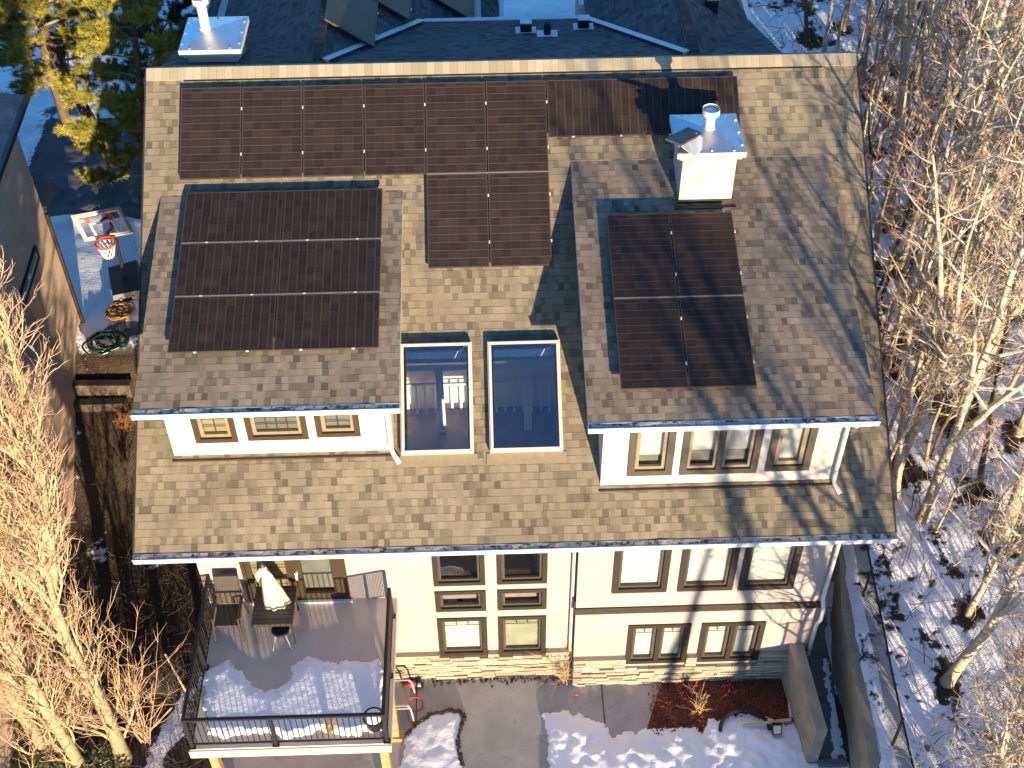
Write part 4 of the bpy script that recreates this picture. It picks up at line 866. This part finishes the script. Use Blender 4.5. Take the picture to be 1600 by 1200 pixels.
# basketball hoop
hp = thing('basketball_hoop', 'portable basketball hoop with clear backboard, red rim and white net in the side yard', 'basketball hoop', (-9.6, 10.6, 2.45))
mb = MB(); zb = 2.48; bc = P0(2.7, (168, 418), (214, 406), (220, 455), (176, 464)); n = 4
for zz, sc_ in ((2.5, 1.06), (2.72, .96)): mb.v += [tuple(V((sum(p.x for p in bc)/4+(p.x-sum(k.x for k in bc)/4)*sc_, sum(p.y for p in bc)/4+(p.y-sum(k.y for k in bc)/4)*sc_, zz))) for p in bc]
for f in ((3, 2, 1, 0), (4, 5, 6, 7), (0, 1, 5, 4), (1, 2, 6, 5), (2, 3, 7, 6), (3, 0, 4, 7)): mb.f.append(f); mb.uv.append(None); mb.mi.append(0)
mb.build('base', 'base_plastic', hp)
BB = [at_y(*q, 9.7) for q in ((122, 337), (201, 326), (208, 364), (133, 377))]; bo = BB[3]; bu = (BB[2]-BB[3]).normalized(); bw = ((BB[2]-BB[3]).length+(BB[1]-BB[0]).length)/2; bv = V((0, .0, 1)); bn = bu.cross(bv).normalized(); bv = bn.cross(bu); bh = .82
mt = Matrix((bu, bv, bn)).transposed().to_4x4(); mt.translation = bo
mb = MB(); mb.quad([mt @ V(c) for c in ((.03, .03, .015), (bw-.03, .03, .015), (bw-.03, bh-.03, .015), (.03, bh-.03, .015))]); mb.build('backboard', 'board_acrylic', hp)
mb = MB(); mb.frame(bo-bn*.01, bu, bv, bn, (0, 0, bw, bh), .045, .035); mb.build('board_frame', 'hoop_frame', hp)
mb = MB(); mb.frame(bo+bn*.021, bu, bv, bn, (.06, .06, bw-.06, bh-.06), .05, .006); mb.frame(bo+bn*.021, bu, bv, bn, (bw/2-.30, .07, bw/2+.30, .50), .05, .008); mb.build('board_lines', 'hoop_white', hp)
mb = MB()
for sx in (-1, 1): x = bw/2+sx*.30; mb.box((x-.055, .52, .022), (x+.055, bh-.12, .029), mt)
mb.build('red_marks', 'hoop_red', hp)
rc = mt @ V((bw/2, .08, .33)); mb = MB(); ring_ = [rc+V((.24*math.cos(2*PI*i/28), .24*math.sin(2*PI*i/28), 0)) for i in range(29)]; mb.tube(ring_, .022, 6, False); mb.box((bw/2-.07, .02, .02), (bw/2+.07, .12, .12), mt); mb.build('rim', 'hoop_red', hp)
mb = MB(); nn = 12
for s in (1, -1):
    for i in range(nn):
        pts = []
        for k in range(5): t = k/4; a = 2*PI*(i+s*t*1.5)/nn; r = .235*(1-.55*t); pts.append(rc+V((r*math.cos(a), r*math.sin(a), -.42*t)))
        mb.tube(pts, .012, 4, False)
mb.build('net', 'net', hp)
pb = sum(bc, V())/4; ps = V((pb.x-.02, pb.y+.1, 2.7)); mb = MB(); top = mt @ V((bw/2, .25, -.55)); mb.tube([ps, top], .05, 8); mb.tube([top, mt @ V((bw/2, .5, -.012))], .035, 6); mb.tube([top-Z*.35, mt @ V((bw/2, .12, -.012))], .035, 6); mb.build('pole', 'black_metal', hp)
for s in (-1, 1): mb = MB(); w0 = bc[3].lerp(bc[2], .5+.22*s); mb.tube([w0+V((-.03, -.03, -.12)), w0+V((.03, -.03, -.12))], .05, 12); mb.build('wheel', 'steel', hp)
# ------------------------------------------------------------------ neighbour's house
nb = thing('neighbour_house', 'neighbouring tan stucco house at the left edge with dark gutters', 'house', (-13, 4, 2))
NH = Matrix.Translation((-10.5, 9.05, 0)) @ Matrix.Rotation(math.radians(2.5), 4, 'Z')
mb = MB(); slab(mb, NH @ V((0, 0, 0)), (NH.to_3x3() @ V((0, 1, 0))), Z, NH.to_3x3() @ X, (-13, -.2, 0, 8.3), [(-3.6, 4.4, -2.0, 5.35)], .25); mb.box((-7, -13, -.2), (-.25, 0, 8.3), NH); mb.m = 0
mb.build('wall', ['neigh_stucco', 'neigh_stucco'], nb)
wp = [hit(*q, NH @ V((0, 0, 0)), NH.to_3x3() @ X) for q in ((53, 384), (62, 410), (41, 482), (28, 462))]
wu = NH.to_3x3() @ V((0, 1, 0)); wn = NH.to_3x3() @ X; oo = NH @ V((0, 0, 0))
y0_ = min((p-oo).dot(wu) for p in wp); y1_ = max((p-oo).dot(wu) for p in wp); z0_ = min(p.z for p in wp)+.15; z1_ = max(p.z for p in wp)
mb = MB(); mb.frame(oo+wn*.0, wu, Z, wn, (y0_, z0_, y1_, z1_), .08, .05); W = mb.build('window', 'black_metal', nb)
mb = MB(); ym = (y0_+y1_)/2; mb.frame(oo, wu, Z, wn, (y0_+.08, z0_+.08, ym, z1_-.08), .06, .035); mb.frame(oo, wu, Z, wn, (ym, z0_+.08, y1_-.08, z1_-.08), .06, .035); mb.build('sash', 'white_metal', W)
mt = Matrix((wu, Z, wn)).transposed().to_4x4(); mt.translation = oo; mb = MB(); mb.box((y0_+.1, z0_+.1, .004), (y1_-.1, z1_-.1, .012), mt); mb.build('pane', 'pot_black', W)
mb = MB(); mb.box((-6.9, -13.2, 8.3), (.04, .95, 8.40), NH); A = [NH @ V(q) for q in ((.05, -13.3, 8.41), (.05, 1.0, 8.41), (-3.4, 1.0, 9.0), (-3.4, -13.3, 9.0), (-7.2, -13.3, 8.41), (-7.2, 1.0, 8.41))]
mb.quad([A[0], A[1], A[2], A[3]]); mb.quad([A[3], A[2], A[5], A[4]]); mb.quad([A[1], A[5], A[2]]); mb.build('roof', 'neigh_roof', nb)
mb = MB(); mb.box((.04, -13.3, 8.28), (.15, 1.05, 8.41), NH); mb.build('gutter', 'dark_gutter', nb)
mb = MB(); mb.box((-.62, .02, 5.86), (.06, .95, 6.04), NH); mb.box((-.66, -.02, 6.04), (.10, 1.0, 6.08), NH); mb.build('porch_canopy', 'dark_gutter', nb)
mb = MB(); q = NH @ V((.05, -.02, 0)); mb.tube([(q.x, q.y, 5.86), (q.x, q.y, 2.2)], .05, 8); mb.build('downspout', 'black_metal', nb)
# ------------------------------------------------------------------ chain link fence
fe = thing('chain_link_fence', 'black chain link fence along the snowy bank at the edge of the woods', 'fence', (7.5, -1, 1.5))
fa, fb = V((7.27, -6, 1.42)), V((7.98, 9.5, 1.42)); fd = (fb-fa).normalized(); FL = (fb-fa).length
fz = lambda s: height((fa+fd*s).x+.3, (fa+fd*s).y)-.02
FP = lambda s, h: V(((fa+fd*s).x, (fa+fd*s).y, fz(s)+h))
mb = MB(); mb.tube([FP(i*.6, 1.0) for i in range(int(FL/.6)+1)], .022, 6); mb.tube([FP(i*.6, .04) for i in range(int(FL/.6)+1)], .008, 4); mb.build('rail', 'black_metal', fe)
for s in (.4, 3.28, 6.63, 9.6, 12.6, 15.3): mb = MB(); mb.tube([FP(s, -.1), FP(s, 1.06)], .032, 8); mb.build('post', 'black_metal', fe)
mb = MB(); k = .075; n = int(FL/k)
for i in range(n):
    for sg in (1, -1):
        s0 = i*k; s1 = s0+sg*.96
        if 0 <= s1 <= FL: a, b = FP(s0, .03), FP(s1, .99); mb.tube([a, b], .0042, 3, False)
mb.build('mesh', 'black_metal', fe)
# ------------------------------------------------------------------ trees
def bare_tree(seed, H, r0, n1, l1, up, spread, bark_m, twig_m, first=.35, lean=.05, fork=0, wig=.10, n2=6, n3=3, twr=.006, fsp=.5):
    q = random.Random(seed); T, B = MB(), MB()
    def path(p, d, L, k, w, pull):
        pts = [p]
        for i in range(k):
            d = (d+V((q.gauss(0, w), q.gauss(0, w), q.gauss(0, w*.6)+pull))).normalized(); p = p+d*(L/k); pts.append(p)
        return pts
    def interp(pts, t): f = t*(len(pts)-1); i = min(int(f), len(pts)-2); return pts[i].lerp(pts[i+1], f-i), (pts[i+1]-pts[i]).normalized()
    stems = []
    k0 = 16; tr = path(V((0, 0, -.15)), V((q.gauss(0, lean), q.gauss(0, lean), 1)).normalized(), H, k0, .045, .02); rad = [r0*(1.35 if i == 0 else 1)*(1-.9*(i/k0)**.9)+.008 for i in range(k0+1)]
    T.tube(tr, rad, 9, False); stems.append((tr, rad, first, 1.))
    if fork:
        for fk in range(fork):
            c, d = interp(tr, q.uniform(.25, .42)); a = q.uniform(0, 2*PI); st = path(c, (d+V((math.cos(a)*fsp, math.sin(a)*fsp, .2))).normalized(), H*.62, 12, .07, .07); rr = [r0*.62*(1-.9*i/12)+.006 for i in range(13)]; T.tube(st, rr, 7, False); stems.append((st, rr, .2, .7))
    for pts, rd, f0, sc in stems:
        for i in range(int(n1*sc)):
            t = f0+(1-f0)*((i+q.random())/(n1*sc)); c, d = interp(pts, min(t, .995)); rr = rd[min(int(t*(len(rd)-1)), len(rd)-1)]
            a = i*2.4+q.gauss(0, .5); L = l1*(1-.62*max(0, (t-f0)/(1-f0)))*q.uniform(.55, 1.15); rb = min(rr*.55, .012+.011*L)
            dd = (V((math.cos(a), math.sin(a), 0))*spread+Z*q.uniform(.25, .8)*(.7+up)).normalized(); br = path(c, dd, L, 7, wig*1.3, up*.16)
            B.m = 0; B.tube(br, [rb*(1-.78*j/7) for j in range(8)], 5, False)
            for j in range(n2):
                t2 = .22+.78*(j+q.random())/n2; c2, d2 = interp(br, min(t2, .99)); L2 = L*.42*(1-.5*t2)*q.uniform(.6, 1.4)+.12
                d2 = (d2+V((q.gauss(0, .55), q.gauss(0, .55), q.gauss(.05+up*.3, .35)))).normalized(); b2 = path(c2, d2, L2, 4, wig*1.6, up*.14); r2_ = max(twr, rb*.38*(1-.5*t2)); B.m = 0 if j % 3 == 0 else 1
                B.tube(b2, [r2_*(1-.7*e/4) for e in range(5)], 4, False)
                for e in range(n3):
                    c3, d3 = interp(b2, .3+.69*(e+q.random())/n3); L3 = L2*.45*q.uniform(.5, 1.3)+.08; d3 = (d3+V((q.gauss(0, .6), q.gauss(0, .6), q.gauss(up*.3, .4)))).normalized(); B.m = 1
                    B.tube(path(c3, d3, L3, 3, wig*2, up*.12), [twr, twr*.8, twr*.6, twr*.3], 3, False)
    return T, B, bark_m, twig_m
def put_tree(spec, name, label, cat, loc, rz=0, s=1., group=None, tl=None):
    t = thing(name, label, cat, loc, group)
    T, B, bm, tm = spec; 
    if not isinstance(T, bpy.types.Mesh):
        a = T.build('trunk', bm, None, True); b = B.build('branches', tm, None); spec[0], spec[1] = a.data, b.data
    else:
        a = bpy.data.objects.new('trunk', T); b = bpy.data.objects.new('branches', B); COL.objects.link(a); COL.objects.link(b)
    for o in (a, b): o.parent = t
    t.rotation_euler.z = rz; t.scale = (s, s, s); return t
mk = lambda *a, **k: list(bare_tree(*a, **k))
TM = ['aspen_bark', 'twig_pink']; TP = ['aspen_bark', 'twig_pale']; TG = ['grey_bark', 'twig_gold']
SP = {0: [mk(11, 11, .14, 19, 2.5, .35, .85, 'aspen_bark', TP, .42, .06, 2), mk(12, 10, .13, 17, 2.4, .3, .9, 'aspen_bark', TM, .40, .08, 1)],
      1: [mk(13, 10.5, .085, 15, 1.9, .45, .7, 'aspen_bark', TM, .45, .05), mk(14, 9.5, .08, 15, 2.0, .4, .8, 'grey_bark', TG, .4, .07), mk(24, 11.5, .09, 17, 2.0, .4, .8, 'aspen_bark', TP, .45, .06, 1)],
      2: [mk(15, 4.6, .085, 12, 1.7, .6, .6, 'aspen_bark', TP, .35, .04, 2, .12)],
      3: [mk(16, 7.5, .055, 16, 1.5, .4, .75, 'grey_bark', TM, .35, .08), mk(17, 6.5, .06, 16, 1.6, .35, .8, 'dark_bark', TM, .3, .1)]}
LBL = {0: 'forked white birch whose base is nearest the right eave', 1: 'slender white aspen just off the right roof edge above the birch by the eave', 2: 'thick birch trunk in the middle of the woods with dark scarred bark', 3: 'stout dark based birch near the right picture edge', 4: 'small pale forked birch behind the chain link fence', 5: 'rough old trunk with dark base nearest the chain link fence'}
q = random.Random(77)
for i, ((px, py, k), wp) in enumerate(zip(aspen_px, wells)):
    sp = SP[k][q.randrange(len(SP[k]))]; s = q.uniform(.88, 1.15)
    if py < 260: s *= .95
    lb = LBL.get(i) or ('bare pale aspen standing in the crowded snowy woods on the right' if k != 3 else 'thin bare sapling among the aspens in the snowy woods')
    put_tree(sp, 'birch_tree' if i in (0, 2, 3, 4) else 'aspen_tree' if k != 3 else 'sapling', lb, 'tree', (wp.x, wp.y, wp.z-.05), q.uniform(0, 6.28), s, 'bare trees in the snowy woods')
for i in range(74):
    while True:
        x, y = q.uniform(8.6, 21), q.uniform(2, 25)
        if x > 8.4+.09*y and all(math.hypot(x-wp.x, y-wp.y) > .7 for wp in wells): break
    k = q.choice((1, 1, 3, 3, 0)); wells.append(V((x, y, 0))); sp = SP[k][q.randrange(len(SP[k]))]
    put_tree(sp, 'aspen_tree' if k != 3 else 'sapling', 'bare pale aspen standing in the crowded snowy woods on the right' if k != 3 else 'thin bare sapling among the aspens in the snowy woods', 'tree', (x, y, height(x, y)), q.uniform(0, 6.28), q.uniform(.7, 1.0), 'bare trees in the snowy woods')
for i in range(34):
    y = q.uniform(1.5, 16); x = lerp_tab(BANK, y)+.6+q.random()**1.5*3.2+.10*max(0, y-4); k = q.choice((1, 3, 3, 3)); sp = SP[k][q.randrange(len(SP[k]))]
    put_tree(sp, 'aspen_tree' if k != 3 else 'sapling', 'bare pale aspen standing in the crowded snowy woods on the right' if k != 3 else 'thin bare sapling among the aspens in the snowy woods', 'tree', (x, y, height(x, y)), q.uniform(0, 6.28), q.uniform(.5, .85), 'bare trees in the snowy woods')
# bushy young trees at the lower right
BU = [mk(31, 4.2, .07, 20, 2.2, .30, 1.0, 'aspen_bark', TP, .15, .1, 2, .16, 7, 4), mk(32, 3.8, .06, 18, 2.0, .3, 1.0, 'grey_bark', TG, .12, .1, 2, .18, 7, 4)]
for i, (px, py, lb) in enumerate(((1535, 1270, 'wide bare bushy tree filling the bottom right corner'), (1580, 1230, 'bare bushy tree at the right edge beside the corner one'), (1475, 1400, 'low bare bush rooted below the fence at the bottom edge'), (1600, 1080, 'bare bushy tree halfway up the right edge behind the corner trees'))):
    wp = ground_pt(px, py); put_tree(BU[i % 2], 'bushy_tree', lb, 'tree', wp, i*1.7, 1.0-.1*(i == 2), 'bushy bare trees at the bottom right')
# trees of the same wood further south, whose shadows fall on the house
for i, (x, y, s) in enumerate(((8.9, -19.5, 1.25), (10.6, -19.6, 1.2), (9.8, -12.5, 1.15), (12.4, -17, 1.2), (11.2, -10.5, 1.1), (9.6, -8.2, 1.0))):
    put_tree(SP[0][i % 2] if i % 3 else SP[1][2], 'aspen_tree', 'bare pale aspen standing in the crowded snowy woods on the right', 'tree', (x, y, .6), i*1.3, s, 'bare trees in the snowy woods')
# poplars, left
PT = ['twig_poplar', 'twig_rose']
PO = [mk(41, 12.8, .15, 74, 2.0, 1.0, .34, 'poplar_bark', PT, .03, .012, 5, .11, 8, 4, .0065, fsp=.15), mk(42, 11.8, .14, 70, 2.0, 1.0, .36, 'poplar_bark', PT, .03, .012, 5, .11, 8, 4, .0065, fsp=.17)]
for i, (x, y, s, lb) in enumerate(((-7.95, -1.75, 1.0, 'golden lit columnar poplar nearest the deck'), (-8.7, -2.0, 1.0, 'golden lit columnar poplar with the thick leaning trunk left of the nearest one'), (-9.55, -1.7, 1.0, 'leftmost golden lit columnar poplar in front of the neighbour wall'), (-9.1, -.6, .95, 'columnar poplar standing behind the others against the neighbour wall'))):
    put_tree(PO[i % 2], 'poplar_tree', lb, 'tree', (x, y, height(x, y)), i*2.1+.4, s, 'columnar poplars at the left')
# pines, top left
def pine(seed, H, R, n1, needle, first=.25):
    q = random.Random(seed); T, B, L = MB(), MB(), MB(); k0 = 10; p = V((0, 0, -.1)); d = V((q.gauss(0, .06), q.gauss(0, .06), 1)).normalized(); tr = [p]
    for i in range(k0): d = (d+V((q.gauss(0, .05), q.gauss(0, .05), .03))).normalized(); p = p+d*(H/k0); tr.append(p)
    T.tube(tr, [.15*(1-.85*i/k0)+.01 for i in range(k0+1)], 9, False)
    def tuft(c, d):
        for k in range(84):
            e = (d*q.uniform(.1, 1.0)+V((q.gauss(0, .6), q.gauss(0, .6), q.gauss(.25, .5)))).normalized(); Ln = q.uniform(.09, .18); s = e.cross(V((q.random(), q.random(), q.random()))).normalized()*.008
            b = c+e*.02+d*q.uniform(-.10, .04); L.quad([b-s, b+s, b+e*Ln])
    for i in range(n1):
        t = first+(1-first)*(i+q.random())/n1; f = t*k0; j = min(int(f), k0-1); c = tr[j].lerp(tr[j+1], f-j); a = i*2.4+q.gauss(0, .4); ln = R*(1-.6*(t-first)/(1-first))*q.uniform(.6, 1.1)
        d = V((math.cos(a), math.sin(a), q.uniform(.0, .35))).normalized(); pts = [c]; p = c
        for k in range(6): d = (d+V((q.gauss(0, .12), q.gauss(0, .12), q.gauss(.05, .08)))).normalized(); p = p+d*(ln/6); pts.append(p)
        B.tube(pts, [.03*(1-.8*k/6) for k in range(7)], 5, False)
        for k in range(2, 7):
            for m_ in range(6 if k < 6 else 4):
                dd = (d+V((q.gauss(0, .7), q.gauss(0, .7), q.gauss(.3, .4)))).normalized(); l2 = q.uniform(.15, .5)*(1 if k < 6 else .5); e = pts[k]+dd*l2; B.tube([pts[k], e], [.009, .004], 3, False); tuft(e, dd)
                if q.random() < .6: tuft(pts[k].lerp(e, .55), dd)
    return T, B, L, needle
def put_pine(sp, label, loc, rz, s=1., lean=0.):
    t = thing('pine_tree', label, 'tree', loc, 'pines at the top left'); T, B, L, nm = sp
    for n_, m_, b_ in (('trunk', 'dark_bark', T), ('branches', 'twig_gold', B), ('needles', nm, L)): o = b_.build(n_, m_, None); o.parent = t
    t.rotation_euler = (0, lean, rz); t.scale = (s, s, s)
put_pine(pine(51, 7.4, 2.7, 48, 'needles', .30), 'sunlit golden green pine at the top left corner', (-11.0, 15.9, 2.5), 2.3, 1.2)
put_pine(pine(52, 8.0, 2.2, 40, 'needles', .22), 'shaded pine with a dark trunk between the sunlit pine and the roof', (-9.15, 12.6, 2.5), 1.2, 1., 0)
put_pine(pine(53, 7.5, 2.2, 30, 'needles_shaded', .22), 'dark shaded pine behind the left chimney', (-9.6, 16.8, 2.5), 2.2)
put_pine(pine(54, 6.5, 2.2, 26, 'needles', .3), 'sunlit pine half cut off at the top left edge', (-12.9, 18.2, 2.5), 4., 1.1)
# undergrowth in the woods
mb = MB(); q = random.Random(91)
for i in range(4600):
    x = q.uniform(8.0, 24); y = q.uniform(-5, 25); z = height(x, y); a = q.uniform(0, 6.28); L = q.uniform(.3, 1.5); d = V((math.cos(a)*q.uniform(.1, 1.2), math.sin(a)*q.uniform(.1, 1.2), 1)).normalized(); p = V((x, y, z)); pts = [p]
    if q.random() < .35: d = V((math.cos(a), math.sin(a), q.uniform(.02, .2))).normalized()
    for k in range(3): d = (d+V((q.gauss(0, .2), q.gauss(0, .2), q.gauss(0, .15)))).normalized(); p = p+d*(L/3); pts.append(p)
    mb.m = q.choice((0, 0, 1)); mb.tube(pts, [.011, .009, .006, .003], 3, False)
tag(mb.build('undergrowth', ['brush_dark', 'twig_pink']), 'dry brush and fallen twigs over the woodland snow', 'undergrowth', kind='stuff')
mb = MB(); q = random.Random(92)
for i in range(700):
    x = q.uniform(-10.2, -6.2); y = q.uniform(-4, 3.5); z = height(x, y); a = q.uniform(0, 6.28); L = q.uniform(.2, .7); d = V((math.cos(a)*.8, math.sin(a)*.8, q.uniform(.1, 1))).normalized(); p = V((x, y, z)); mb.tube([p, p+d*L*.5, p+d*L+V((q.gauss(0, .05), 0, 0))], [.008, .006, .003], 3, False)
tag(mb.build('side_brush', 'brush_dark'), 'dark dry brush on the soil between the poplars and the house', 'undergrowth', kind='stuff')
